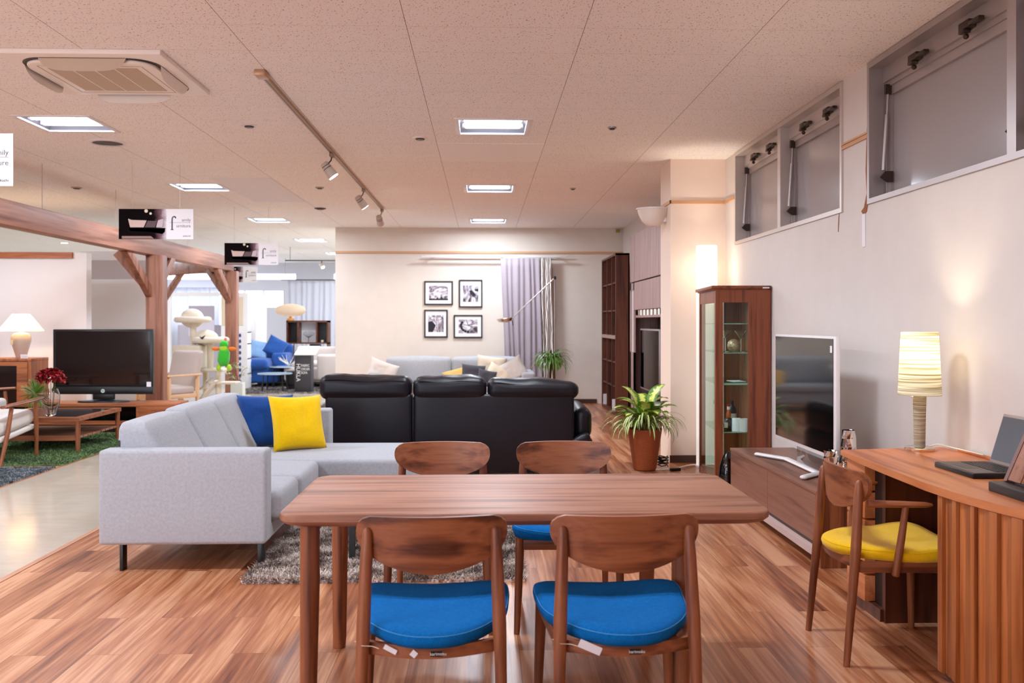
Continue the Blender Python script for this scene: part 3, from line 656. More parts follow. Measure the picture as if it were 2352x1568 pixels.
def make_chair(name, label, cat, arms=False, seatmat='blue_seat'):
    BU = .045 if arms else .068; DZ = -.018 if arms else 0
    t = thing(name, label, cat)
    # back posts (leg and upright in one) and front legs
    for s in (-1, 1):
        MB().tube([(s * .208, -.285, 0), (s * .207, -.282, .03), (s * .201, -.252, .36), (s * .198, -.243, .46), (s * .191, -.231, .65), (s * .188, -.227, .722 + DZ), (s * .188, -.2265, .733 + DZ), (s * .188, -.226, .739 + DZ)],
                  [.0125, .0135, .0185, .0205, .018, .0145, .0115, .005], 18).make('leg', 'walnut_z', t)
        MB().tube([(s * .228, .180, 0), (s * .226, .178, .03), (s * .215, .17, .34), (s * .214, .168, .41)], [.012, .0135, .019, .019], 18).make('leg', 'walnut_z', t)
    # seat: dished pad
    def outline(n=48):
        o = []
        for k in range(n):
            a = 2 * PI * k / n; c, s_ = math.cos(a), math.sin(a)
            e = .45 if s_ > 0 else .75
            x = math.copysign(abs(c) ** e, c); y = math.copysign(abs(s_) ** e, s_)
            hw = .205 + (.262 - .205) * ((y + 1) / 2) ** .8
            yy = y * .222 if s_ > 0 else y * (.222 + .02 + BU * (1 - min(1, abs(x * hw) / .21) ** 2))
            o.append((x * hw, yy - .005, x, y))
        return o
    O = outline(); rings = []
    def zz(x, y): return (.024 if y > 0 else .010) * (x / .25) ** 2 * min(1, .4 + abs(y) * 4) + .004 * (y / .25) ** 2 - .006
    for k, (sc, z) in enumerate(((.0, .402), (.86, .402), (.955, .406), (.99, .418), (1.0, .428), (.995, .438), (.97, .447), (.93, .4525), (.8, .456), (.6, .456), (.3, .454), (.02, .453))):
        if sc == 0: continue
        rings.append([(x * sc, (y + .005) * sc - .005, z + zz(x * sc, y * sc) * (.3 if k < 3 else 1)) for x, y, _, _ in O])
    sm = MB().ring_surface(rings).make('seat', seatmat, t, 60)
    st = MB(); R1 = [(x * .985, (y + .005) * .985 - .005, .4425 + zz(x, y)) for x, y, _, _ in O]; st.tube(R1 + R1[:2], .0012, 6, caps=False)
    st.make('seam', plain('seam_' + seatmat, srgb(70, 150, 210) if seatmat == 'blue_seat' else srgb(226, 178, 10), .8) if 'seam_' + seatmat not in M else M['seam_' + seatmat], sm)
    # rails
    b = MB(); n = 16
    P = [(-.192 + .384 * k / n, -.222 - (BU - .012) * math.sin(PI * k / n)) for k in range(n + 1)]
    rings = [[(x, y - .009, .372), (x, y + .009, .372), (x, y + .009, .408), (x, y - .009, .408)] for x, y in P]
    b.ring_surface(rings); rr = b.make('seat_rail', 'walnut_x', t, 50)
    MB().box(-.2, .2, .160, .180, .36, .405, .003).make('seat_rail', 'walnut_x', t)
    for s in (-1, 1):
        MB().box(-.0095, .0095, -.23, .170, .362, .405, .003, mat=Matrix.Translation((s * .205, 0, 0)) @ Matrix.Rotation(-s * .05, 4, 'Z')).make('seat_rail', 'walnut_y', t)
    # backrest: bent plywood shell
    def hw(z):
        z0, z1 = .600, .770
        u = (z - z0) / (z1 - z0)
        if u > .72: q = (u - .72) / .28; return .2235 - .030 * (1 - math.sqrt(max(0, 1 - q * q))) * 1.4
        return .2235 * (1 - (1 - u / .72) ** 2.3) ** .62 if u > 0 else 0
    def shell(off):
        def fn(u, v):
            z = .600 + .170 * (1 - (1 - v) ** 1.0); w = max(hw(z), .004); x = (2 * u - 1) * w
            y = -.230 - .002 + .055 * (abs(x) / .2235) ** 2 - .03 * (z - .6) / .17 * .4 - .012
            zt = z - (.004 * (abs(x) / .2235) ** 3 if v > .9 else 0) + .003
            return Vector((x, y + off, zt + DZ))
        return fn
    b = MB(); nu, nv = 28, 24
    F = [[shell(.0085)(i / nu, j / nv) for j in range(nv + 1)] for i in range(nu + 1)]; B_ = [[shell(-.0085)(i / nu, j / nv) for j in range(nv + 1)] for i in range(nu + 1)]
    vf = [[b.b.verts.new(p) for p in r] for r in F]; vb = [[b.b.verts.new(p) for p in r] for r in B_]
    for i in range(nu):
        for j in range(nv): b.b.faces.new((vf[i][j], vf[i + 1][j], vf[i + 1][j + 1], vf[i][j + 1])); b.b.faces.new((vb[i][j], vb[i][j + 1], vb[i + 1][j + 1], vb[i + 1][j]))
    per = [(i, 0) for i in range(nu)] + [(nu, j) for j in range(nv)] + [(i, nv) for i in range(nu, 0, -1)] + [(0, j) for j in range(nv, 0, -1)]
    for (i, j), (k, l) in zip(per, per[1:] + per[:1]): b.b.faces.new((vf[i][j], vb[i][j], vb[k][l], vf[k][l]))
    bo = b.make('backrest', 'walnut_x', t, 50)
    mo = bo.modifiers.new('bevel', 'BEVEL'); mo.width = .005; mo.segments = 3; mo.limit_method = 'ANGLE'; mo.angle_limit = math.radians(50)
    if arms:
        for s in (-1, 1):
            b = MB(); n = 10; rings = []
            for k in range(n + 1):
                u = k / n; y = -.2 + .235 * u; x = s * (.205 + .04 * u); w = .012 + .012 * math.sin(PI * min(1, u * .8)); z = .632 + .002 * u; h_ = .016 - .006 * u
                if k == n: w *= .5; h_ *= .5
                rings.append([(x + w * math.cos(a), y, z + h_ * math.sin(a)) for a in [2 * PI * q / 12 for q in range(12)]])
            b.ring_surface(rings); b.make('armrest', 'walnut_y', t)
            MB().tube([(s * .226, -.10, .352), (s * .226, -.099, .358), (s * .234, -.08, .5), (s * .235, -.062, .632)], [.008, .0145, .0145, .012], 16).make('arm_post', 'walnut_z', t)
    return t
ch = make_chair('dining_chair', 'near left dining chair with a blue seat and curved walnut back, seen from behind', 'dining chair')
ch.location = (-.158, 2.91, 0); ch.rotation_euler.z = .03
c2 = copy_tree(ch, loc=(.415, 2.91, 0), rz=.035, label='near right dining chair, blue seat with a large white price tag poking out below')
c3 = copy_tree(ch, loc=(-.192, 4.09, 0), rz=PI, label='far left dining chair across the table, only its walnut backrest rising above the top')
c4 = copy_tree(ch, loc=(.375, 4.09, 0), rz=PI - .02, label='far right dining chair across the table, its blue seat corner showing under the top')
for o in (ch, c2, c3, c4): o['group'] = 'walnut dining chairs with blue seats'
P90 = Matrix.Rotation(PI / 2, 4, 'X')
text('lettering', 'karimoku', .0125, 'lettering_white', Matrix.Translation((0.02, -.2885, .383)) @ P90, ch, 'CENTER')
text('lettering', 'karimoku', .0125, 'lettering_white', Matrix.Translation((0.02, -.2885, .383)) @ P90, c2, 'CENTER')
for o in (ch, c2):
    q = MB().box(0.0, .034, -.2882, -.2875, .379, .395).make('name_plate', 'black', o, smooth=False); q.location.x = -.002
def tag_(par, x, y, z, w, h, r):
    m = Matrix.Translation((x, y, z)) @ Matrix.Rotation(r, 4, 'Y') @ P90
    return MB().box(-w / 2, w / 2, -h / 2, h / 2, -.0004, .0004, mat=m).make('price_tag', 'paper', par, smooth=False)
tag_(c2, -.115, -.275, .398, .07, .024, .42); tag_(ch, -.118, -.275, .398, .04, .014, .5); tag_(ch, -.05, -.287, .388, .018, .018, .7)
for o in (ch, c2):
    st = MB(); st.tube([(-.19, -.225, .42), (-.222, -.245, .413), (-.2, -.268, .408), (-.17, -.268, .406), (-.15, -.282, .404)], .0008, 6); st.make('tag_string', 'cord', o)
yc = make_chair('armchair', 'walnut armchair with a yellow seat pulled up to the desk', 'armchair', True, 'yellow_seat')
yc.location = (1.700, 3.714, 0); yc.rotation_euler.z = -PI / 2

# ================================================================ RUGS
def shag(name, x0, x1, y0, y1, n, h, mat, label, seed=1, blade=.004, lean=.5, base=True, z0=0.0):
    rng = np.random.default_rng(seed)
    px = rng.uniform(x0, x1, n); py = rng.uniform(y0, y1, n); a = rng.uniform(0, 2 * PI, n); hh = h * rng.uniform(.6, 1.15, n)
    lx = rng.normal(0, lean * h, n) ; ly = rng.normal(0, lean * h, n) - .15 * h
    dx = np.cos(a) * blade; dy = np.sin(a) * blade
    V = np.empty((n, 5, 3))
    V[:, 0] = np.stack([px - dx, py - dy, np.full(n, z0 + .002)], 1); V[:, 1] = np.stack([px + dx, py + dy, np.full(n, z0 + .002)], 1)
    V[:, 2] = np.stack([px - dx * .8 + lx * .45, py - dy * .8 + ly * .45, z0 + hh * .6], 1); V[:, 3] = np.stack([px + dx * .8 + lx * .45, py + dy * .8 + ly * .45, z0 + hh * .6], 1)
    V[:, 4] = np.stack([px + lx, py + ly, z0 + hh], 1)
    verts = V.reshape(-1, 3); i0 = np.arange(n) * 5
    q = np.stack([i0, i0 + 1, i0 + 3, i0 + 2], 1); tr_ = np.stack([i0 + 2, i0 + 3, i0 + 4], 1)
    bv = [(x0, y0, z0), (x1, y0, z0), (x1, y1, z0), (x0, y1, z0), (x0, y0, z0 + h * .35), (x1, y0, z0 + h * .35), (x1, y1, z0 + h * .35), (x0, y1, z0 + h * .35)]
    k = len(verts); faces = q.tolist() + tr_.tolist() + [[k + i for i in f] for f in ((3, 2, 1, 0), (4, 5, 6, 7), (0, 1, 5, 4), (1, 2, 6, 5), (2, 3, 7, 6), (3, 0, 4, 7))]
    me = bpy.data.meshes.new(name); me.from_pydata(verts.tolist() + bv, [], faces); me.materials.append(mat)
    o = bpy.data.objects.new(name, me); COL.objects.link(o); lab(o, label, 'rug'); return o
def rugmat(name, stops, sc=7, sc2=90):
    t = NT(name); co = coords(t); a = t.n('ShaderNodeTexNoise', Scale=float(sc), Detail=3.0); t.l(co, a.inputs[0]); c = t.n('ShaderNodeTexNoise', Scale=float(sc2), Detail=2.0); t.l(co, c.inputs[0])
    mx = t.n('ShaderNodeMix', Factor=.4); t.l(a.outputs[0], mx.inputs[2]); t.l(c.outputs[0], mx.inputs[3])
    t.l(ramp(t, mx.outputs[0], stops), t.b.inputs[0]); t.b.inputs['Roughness'].default_value = .7; t.b.inputs['Sheen Weight'].default_value = .3; return t.m
shag('rug', -1.235, .215, 4.70, 6.0, 60000, .038, rugmat('shag_brown', [(.40, srgb(84, 64, 54)), (.49, srgb(150, 130, 118)), (.57, srgb(226, 212, 202))]), 'mottled brown and beige shag rug beneath the dining table and the grey sofa', 3)
shag('rug', -9.2, -3.93, 8.62, 11.05, 70000, .03, rugmat('grass_green', [(.35, srgb(46, 70, 30)), (.6, srgb(98, 130, 66))], 3, 40), 'green shaggy rug under the coffee table at left', 4, .010)
shag('rug', -4.55, -3.93, 7.0, 8.5, 14000, .02, rugmat('slate_shag', [(.4, srgb(40, 48, 54)), (.6, srgb(132, 140, 146))], 12, 60), 'dark slate mottled rug at the left edge of the aisle', 5, .006)
shag('rug', -4.85, -2.46, 17.2, 20.4, 26000, .03, rugmat('grey_shag', [(.4, srgb(96, 86, 84)), (.6, srgb(158, 148, 146))], 9, 60), 'grey shag rug in the far hall under the round tables', 6, .014)

# ================================================================ GREY CORNER SOFA
t = thing('corner_sofa', 'light grey fabric corner sofa with a chaise and thin black legs', 'sofa', (-1.6, 6.0, 0))
ox, oy = -1.6, 6.0
def L(x0, x1, y0, y1): return x0 - ox, x1 - ox, y0 - oy, y1 - oy
GF = 'grey_fabric'
MB().rbox(*L(-2.06, -1.168, 4.935, 5.075), .145, .655, .022, (.0, .004, .0), 4).make('arm', GF, t, 60)
MB().rbox(*L(-2.06, -1.19, 7.13, 7.27), .145, .665, .022, (0, .004, 0), 4).make('arm', GF, t, 60)
MB().rbox(*L(-2.06, -1.95, 5.07, 7.14), .145, .64, .02, (0, 0, 0), 4).make('back_frame', GF, t, 60)
MB().rbox(*L(-1.96, -1.175, 5.06, 7.14), .145, .235, .015).make('base', GF, t, 60)
MB().rbox(*L(-1.20, -.28, 6.27, 7.24), .145, .26, .015).make('chaise_base', GF, t, 60)
MB().rbox(*L(-1.955, -1.125, 5.08, 5.60), .238, .405, .04, (.008, .0, .022)).make('seat_cushion', GF, t, 60)
MB().rbox(*L(-1.955, -1.115, 5.602, 6.225), .238, .405, .04, (.008, .0, .022)).make('seat_cushion', GF, t, 60)
MB().rbox(*L(-1.955, -.275, 6.23, 7.125), .262, .405, .035, (0, .0, .012)).make('chaise_cushion', GF, t, 60)
def wedge(q):
    f = (q.z - .40) / .40; X = -2.035 - ox
    return Vector((X + (q.x - X) * (1 - .62 * max(0, f)) + .02 * max(0, f), q.y, q.z))
for y0, y1, m in ((5.082, 5.78, 6), (5.782, 6.40, 6), (6.402, 7.125, 6)):
    MB().rbox(*L(-2.035, -1.66, y0, y1), .40, .795 if y0 > 5.1 else .785, .05, (.025, 0, .012), 7, wedge).make('back_cushion', GF, t, 60)
MB().box(*L(-2.012, -2.0, 5.079, 5.081), .655, .69).make('care_tag', 'black', t, smooth=False)
for x, y, w in ((-1.95, 5.0, .018), (-1.215, 5.03, .03), (-1.95, 7.2, .018), (-.36, 6.34, .02), (-.36, 7.18, .02)):
    MB().box(x - w / 2 - ox, x + w / 2 - ox, y - .03 - oy, y + .03 - oy, 0, .15, .002).make('leg', 'black', t)
# cushions leaning on it
def cushion(name, mat, c, rx, ry, rz, w, h, th, label, cat='cushion', group=None, pinch=.07):
    m = Matrix.Rotation(rz, 4, 'Z') @ Matrix.Rotation(ry, 4, 'Y') @ Matrix.Rotation(rx, 4, 'X')
    o = MB().pillow(w, h, th, m, 18, pinch).make(name, mat, None, 80, c); return lab(o, label, cat, group)
cushion('throw_cushion', 'blue_cush', (-1.63, 6.90, .600), PI / 2 - .38, .02, .40, .42, .41, .15, 'royal blue square cushion leaning behind the yellow one on the grey sofa', group='square cushions on the grey sofa')
cushion('throw_cushion', 'yellow_cush', (-1.36, 6.72, .605), PI / 2 - .40, .02, .52, .40, .42, .16, 'bright yellow square cushion leaning on the grey sofa', group='square cushions on the grey sofa')

# hidden low table whose leg shows under the dining table
t = thing('coffee_table', 'low dark coffee table on the brown rug, one leg showing under the dining table', 'coffee table', (-.33, 5.35, .012))
MB().box(-.42, .42, -.27, .27, .20, .235, .004).make('tabletop', 'darkwood_x', t)
for x, y in ((-.40, -.25), (.40, -.25), (-.40, .25), (.40, .25)): MB().box(x - .016, x + .016, y - .016, y + .016, 0, .20).make('leg', 'black', t, smooth=False)
b = MB(); b.box(-.4, .4, -.262, -.238, .175, .2); b.box(-.4, .4, .238, .262, .175, .2); b.make('frame', 'black', t, smooth=False)

# ================================================================ BLACK LEATHER SOFA
t = thing('leather_sofa', 'long black leather sofa seen from behind', 'sofa', (-.27, 8.2, 0)); ox, oy = -.27, 8.2
LE = 'leather'
MB().rbox(*L(-1.335, -.605, 7.72, 7.90), .06, .735, .03, (0, .012, 0), 8).make('back_panel', LE, t, 60)
MB().rbox(*L(-.590, .775, 7.72, 7.90), .06, .735, .03, (0, .012, 0), 10).make('back_panel', LE, t, 60)
def crease(amp, ph):
    def f(q): return Vector((q.x, q.y, q.z + amp * math.sin(q.x * 9 + ph) + .004 * mnoise.noise(Vector((q.x * 14, q.y * 10, q.z * 10))) * 2))
    return f
for x0, x1, z1, ph, tl in ((-1.385, -.612, .885, 0, -.02), (-.598, .028, .868, 1.3, 0), (.036, .815, .862, 2.2, -.05)):
    def wf(q, a=x0, b_=x1, tl=tl, ph=ph):
        u = (q.x + ox - a) / (b_ - a); k = max(0, (q.z - .72) / .16)
        return Vector((q.x, q.y, q.z + tl * u * k * .8 + .006 * math.sin(u * 9 + ph) * k + .010 * mnoise.noise(Vector((q.x * 9, q.y * 8, q.z * 9))) * k))
    hc = MB().rbox(*L(x0, x1, 7.70, 7.98), .69, z1, .065, (.0, .015, .022), 14, wf).make('headrest', LE, t, 60)
    b = MB(); P = []
    for k in range(25):
        u = k / 24; x = x0 + .05 + (x1 - x0 - .1) * u; z = z1 - .03 + tl * u * .8 + .006 * math.sin(u * 9 + ph)
        P.append((x - ox, 7.702 - oy + .000, z))
    b.tube(P, .0035, 6); b.make('seam', LE, hc)
for s, X in ((-1, -1.34), (1, .78)):
    xa, xb = (X - .16, X) if s < 0 else (X, X + .155)
    MB().rbox(*L(xa, xb, 7.82, 8.62), .33, .60, .07, (.02 , .01, .02)).make('arm', LE, t, 60)
    MB().rbox(*L(xa - .01, xb + .01, 7.80, 8.60), .05, .36, .06, (.01, .01, .0)).make('arm_base', LE, t, 60)
    MB().rbox(*L((xa + .02) if s < 0 else xa - .2, (xb + .2) if s < 0 else xb - .02, 7.70, 7.80), .05, .40, .045, (0, 0, 0), 6, lambda q, s=s: Vector((q.x, q.y, q.z * (1 - .45 * max(0, min(1, (1.12 - s * q.x) / .3)))))).make('corner_pad', LE, t, 60)
MB().rbox(*L(-1.32, .765, 7.76, 7.94), .07, .70, .02).make('back_core', LE, t, 60)
MB().rbox(*L(-1.34, .78, 7.88, 8.6), .06, .3, .03).make('base', LE, t, 60)
for x0, x1 in ((-1.33, -.63), (-.62, .06), (.07, .77)): MB().rbox(*L(x0, x1, 8.0, 8.64), .28, .46, .05, (0, 0, .02)).make('seat_cushion', LE, t, 60)
for x in (-1.2, .65):
    for y in (7.85, 8.5): MB().rod((x - ox, y - oy, 0), (x - ox, y - oy, .07), .02).make('leg', 'black', t)

# ================================================================ SOFA AT THE BACK WALL
t = thing('fabric_sofa', 'pale grey sofa against the back wall, under the four pictures', 'sofa', (-.5, 13.9, 0)); ox, oy = -.5, 13.9
MB().rbox(*L(-1.72, .75, 13.45, 14.4), .12, .32, .03).make('base', GF, t, 60)
for x0, x1 in ((-1.5, -.49), (-.48, .56)): MB().rbox(*L(x0, x1, 14.05, 14.32), .40, .80, .06, (0, .03, .02)).make('back_cushion', GF, t, 60)
for x0, x1 in ((-1.5, -.49), (-.48, .56)): MB().rbox(*L(x0, x1, 13.4, 14.08), .30, .395, .03, (0, 0, .015)).make('seat_cushion', GF, t, 60)
MB().rbox(*L(-1.72, -1.52, 13.45, 14.4), .12, .60, .05).make('arm', GF, t, 60); MB().rbox(*L(.57, .78, 13.45, 14.4), .12, .60, .05).make('arm', GF, t, 60)
for x in (-1.6, .65):
    for y in (13.55, 14.3): MB().box(x - .02 - ox, x + .02 - ox, y - .02 - oy, y + .02 - oy, 0, .12).make('leg', 'black', t, smooth=False)
G = 'cushions on the back wall sofa'
cushion('throw_cushion', 'white_fabric', (-1.50, 13.62, .60), PI / 2 - .3, .35, .2, .44, .34, .17, 'white cushion tilted on the left arm of the back wall sofa', group=G)
cushion('throw_cushion', 'white_fabric', (.42, 13.66, .605), PI / 2 - .2, -.5, -.1, .46, .34, .18, 'white cushion slanting on the right arm of the back wall sofa', group=G)
cushion('throw_cushion', 'cream', (.12, 13.84, .62), PI / 2 - .2, .12, .1, .46, .42, .16, 'large cream cushion against the back wall sofa', group=G)
cushion('throw_cushion', 'cream', (.22, 13.58, .53), PI / 2 - .5, .5, -.1, .40, .34, .12, 'smaller folded cream cushion in front of the large cream one', group=G)
cushion('throw_cushion', 'mustard', (-.38, 13.72, .50), PI / 2 - .75, -.25, .1, .42, .36, .12, 'mustard patterned cushion peeking over the middle headrest of the black sofa', group=G)
cushion('throw_cushion', 'charcoal', (-.15, 13.58, .555), PI / 2 - .3, .1, .1, .36, .32, .16, 'charcoal cushion standing beside the mustard cushion', group=G)
cushion('throw_cushion', 'charcoal', (.05, 13.48, .50), PI / 2 - .3, .2, .1, .28, .28, .12, 'small charcoal cushion lying low beside the cream cushions', group=G)

# pictures
def pic(x0, x1, z0, z1, label, kind):
    t = thing('picture_frame', label, 'framed picture', ((x0 + x1) / 2, 15.045, (z0 + z1) / 2), group='black framed photographs on the back wall')
    w, h = x1 - x0, z1 - z0; b = MB(); e = .022
    b.box(-w / 2, w / 2, -.025, 0, -h / 2, -h / 2 + e); b.box(-w / 2, w / 2, -.025, 0, h / 2 - e, h / 2); b.box(-w / 2, -w / 2 + e, -.025, 0, -h / 2 + e, h / 2 - e); b.box(w / 2 - e, w / 2, -.025, 0, -h / 2 + e, h / 2 - e)
    b.make('frame', 'black', t, smooth=False)
    MB().box(-w / 2 + e, w / 2 - e, -.012, -.002, -h / 2 + e, h / 2 - e).make('mount', 'paper', t, smooth=False)
    m = NT('photo_' + kind); pw, ph = w * .66 / 2, h * .60 / 2
    nz = m.n('ShaderNodeTexNoise', Scale=5.0, Detail=4.0, Distortion=1.5); m.l(coords(m, (1, 1, 2.2) if w > h else (2.2, 1, 1), loc=(x0 * 3, 0, z0 * 5)), nz.inputs[0])
    m.l(ramp(m, nz.outputs[0], [(.36, srgb(60, 46, 52)), (.5, srgb(170, 160, 172)), (.64, srgb(236, 234, 242))]), m.b.inputs[0])
    p = MB().box(-pw, pw, -.0135, -.012, -ph, ph).make('print', m.m, t, smooth=False)
    PM = lambda: Matrix.Translation((0, -.0135, 0)) @ Matrix.Rotation(PI / 2, 4, 'X')
    dk = plain('photo_ink', srgb(26, 24, 34), .7) if 'ink' not in M else M['ink']; M['ink'] = dk
    b = MB()
    if kind == 'a': b.prism([(-pw, -ph), (pw, -ph), (pw, -ph * .8), (pw * .5, -ph * .78), (pw * .36, -ph * .55), (pw * .28, -ph * .1), (pw * .22, -ph * .75), (0, -ph * .8), (-pw * .08, -ph * .5), (-pw * .25, -ph * .8), (-pw, -ph * .75)], 0, .001, mat=PM())
    if kind == 'b': b.prism([(-pw * .2, ph * .35), (pw * .1, ph * .4), (pw * .55, 0), (pw * .6, -ph * .3), (pw * .35, -ph * .35), (-pw * .05, 0)], 0, .001, mat=PM()); b.prism([(pw * .45, ph * .5), (pw, ph * .6), (pw, ph * .25), (pw * .6, ph * .3)], 0, .001, mat=PM())
    if kind == 'c':
        for a in range(0, 20): b.box(pw * (.05 + .8 * math.cos(a * PI / 10)) - .006, pw * (.05 + .8 * math.cos(a * PI / 10)) + .006, -.0145, -.0135, ph * (.65 + .2 * math.sin(a * PI / 10)) - .006, ph * (.65 + .2 * math.sin(a * PI / 10)) + .006)
        b.prism([(-pw, -ph), (-pw * .4, -ph), (0, -ph * .2), (-pw * .5, ph * .3), (-pw, ph * .2)], 0, .001, mat=PM())
    if kind == 'd':
        for k in range(7): a = 2.6 + k * .33; b.lathe([(.0001, 0), (.022, .001)], n=10, closed_top=False); bmesh.ops.transform(b.b, matrix=Matrix.Translation((pw * (.1 + .85 * math.cos(a)), -.0145, ph * (.1 + .9 * math.sin(a)))) @ Matrix.Rotation(PI / 2, 4, 'X'), verts=b.b.verts[-20:])
        b.tube([(-pw * .2, -.014, ph), (0, -.014, ph * .2), (pw * .5, -.014, -ph * .1), (pw * .1, -.014, -ph * .5), (0, -.014, -ph)], .004, 6)
    b.make('print_shape', dk, p, smooth=False)
pic(-.973, -.501, 1.626, 2.02, 'wide framed photo with a dark skyline, upper left of the four', 'a')
pic(-.401, -.014, 1.584, 2.042, 'tall framed photo with a dark leaf shape, upper right of the four', 'b')
pic(-.973, -.587, 1.089, 1.548, 'tall framed photo with a ring of beads, lower left of the four', 'c')
pic(-.487, -.014, 1.082, 1.462, 'wide framed photo with a fan of dark petals, lower right of the four', 'd')

# curtain and rail
def curtain(name, x0t, x1t, x0b, x1b, y, z0, z1, folds, amp, mat, label, cat='curtain', seed=0):
    b = MB()
    def fn(u, v):
        xt = x0t + (x1t - x0t) * u; xb = x0b + (x1b - x0b) * u; x = xt * v + xb * (1 - v)
        uu = u + .012 * math.sin(u * 23 + seed)
        return Vector((x + .012 * math.sin(v * 4 + u * 7), y + amp * math.sin(uu * folds * 2 * PI) * (.55 + .45 * (1 - v)) + .3 * amp * math.sin(uu * folds * PI + 1 + v), z0 + (z1 - z0) * v))
    b.grid(fn, folds * 14, 16); o = b.make(name, mat, None, 180)
    so = o.modifiers.new('solid', 'SOLIDIFY'); so.thickness = .004; lab(o, label, cat); return o
cm = fabric('grey_curtain_fabric', srgb(176, 164, 172), srgb(158, 146, 156), 500)
curtain('curtain', .29, .93, .36, .96, 14.86, .06, 2.385, 7, .02, cm, 'plain mauve grey curtain hanging right of the pictures', seed=1)
zig = NT('wavy_curtain_fabric'); wv = zig.n('ShaderNodeTexWave', Scale=5.0, Distortion=5.0, Detail=1.0); wv.inputs['Detail Scale'].default_value = 1.2
zig.l(coords(zig, (1.9, 1.0, .7)), wv.inputs[0]); zig.l(ramp(zig, wv.outputs[0], [(.3, srgb(236, 228, 220)), (.55, srgb(230, 220, 212)), (.75, srgb(120, 108, 104))]), zig.b.inputs[0]); zig.b.inputs['Roughness'].default_value = .9
curtain('curtain', .93, 1.12, .95, 1.14, 14.87, .06, 2.39, 3, .03, zig.m, 'narrow cream curtain with wavy grey lines beside the plain curtain', seed=3)
t = thing('curtain_rail', 'pale double curtain rail on the back wall above the pictures', 'curtain rail', (.3, 15.0, 2.41))
MB().box(-1.30, 1.05, -.15, -.13, -.012, .012, .004).make('rail', 'white_plastic', t); MB().box(-1.25, 1.1, -.06, -.04, .01, .03, .004).make('rail', 'white_plastic', t)
for x in (-1.1, 0, .9): MB().box(x - .015, x + .015, -.15, .05, .012, .02).make('bracket', 'white_plastic', t, smooth=False)

# arc lamp
t = thing('floor_lamp', 'thin silver reading floor lamp with a slanted arm and dish head, before the curtains', 'floor lamp', (1.086, 13.8, 0))
MB().lathe([(.14, 0), (.14, .015), (.02, .025), (.02, .03)], n=32, closed_bot=True, closed_top=True).make('base', 'chrome', t); MB().rod((0, 0, .02), (0, 0, 2.0), .010).make('pole', 'alu', t)
MB().box(-.02, .02, -.02, .02, 1.99, 2.04, .004).make('joint', 'black', t); MB().rod((0, 0, 2.015), (-.62, 0, 1.43), .008).make('arm', 'alu_light', t)
m = Matrix.Translation((-.75, 0, 1.385)) @ Matrix.Rotation(-.12, 4, 'Y'); hd = MB().lathe([(.125, .02), (.135, .01), (.11, -.03), (.05, -.045), (.0001, -.048)], n=36); bmesh.ops.transform(hd.b, matrix=m, verts=hd.b.verts[:]); hd.b.faces.ensure_lookup_table()
h_ = hd.make('lamp_head', 'chrome', t); MB().lathe([(.0001, .018), (.122, .018)], n=32).make('head_disc', 'chrome', h_).matrix_local = m
MB().rod((-.655, 0, 1.42), (-.635, 0, 1.29), .006).make('handle', 'black', t)
# ================================================================ BOOKCASE AND WALL UNIT
t = thing('bookcase', 'tall dark brown open bookcase against the right wall near the back corner', 'bookcase', (1.99, 13.7, 0))
b = MB(); b.box(-.1, .1, -.75, -.71, 0, 2.33); b.box(-.1, .1, .74, .78, 0, 2.33); b.box(-.1, .1, -.75, .78, 2.30, 2.33); b.box(-.1, .1, -.71, .74, .0, .06); b.box(.08, .1, -.75, .78, 0, 2.33)
b.make('carcass', 'darkwood_z', t, smooth=False)
b = MB()
for y in (-.30, .22): b.box(-.095, .08, y - .012, y + .012, .06, 2.3)
b.make('divider', 'darkwood_z', t, smooth=False)
MB().box(-.104, .08, -.71, .74, 1.10, 1.15).make('shelf', plain('pale_shelf_edge', srgb(168, 138, 130), .5), t, smooth=False)
for z in (.4, .75, 1.5, 1.9):
    MB().box(-.085, .08, -.71, .74, z, z + .02).make('shelf', 'darkwood_y', t, smooth=False)
for z, y in ((.08, -.5), (.08, .5)): MB().box(-.11, -.06, y - .02, y + .02, .06, .22).make('divider', 'paper', t, smooth=False)
t = thing('wall_unit', 'tall mauve wood wall unit with a television niche, behind the column', 'wall unit', (1.95, 11.0, 0))
b = MB(); b.box(.02, .36, -1.15, -1.11, 0, 2.47); b.box(.02, .36, 1.01, 1.05, 0, 2.47); b.box(.02, .36, -1.11, 1.01, 2.44, 2.47); b.box(.33, .36, -1.11, 1.01, 0, 2.44); b.box(.02, .33, -1.11, 1.01, .34, .40)
b.box(.02, .33, -1.11, .72, 1.40, 1.43); b.make('carcass', 'taupe_z', t, smooth=False)
MB().box(.30, .329, -1.1, .7, .42, 1.4).make('niche_back', 'black', t, smooth=False)
n = 6
for i in range(n):
    y0 = -1.14 + (2.18 / n) * i
    MB().box(0, .02, y0 + .003, y0 + 2.18 / n - .003, 1.865, 2.465, .002).make('door', 'taupe_z', t, smooth=False)
for i in range(5):
    y0 = -1.14 + (1.86 / 5) * i
    MB().box(0, .02, y0 + .003, y0 + 1.86 / 5 - .003, 1.50, 1.85, .002).make('door', 'taupe_z', t, smooth=False)
b = MB(); b.box(0, .02, .72, .78, .1, 1.85); b.box(0, .02, .96, 1.04, .1, 1.85); b.box(0, .02, .72, 1.04, 1.76, 1.85); b.box(0, .02, .72, 1.04, .1, .95); b.make('door_frame', 'taupe_z', t, smooth=False)
MB().box(.012, .016, .78, .96, .95, 1.76).make('door_glass', plain('pale_door_panel', srgb(214, 208, 210), .5), t, smooth=False)
for i in range(4): MB().box(0, .02, -1.14 + .465 * i + .003, -1.14 + .465 * (i + 1) - .003, .06, .38, .002).make('drawer', 'taupe_y', t, smooth=False)
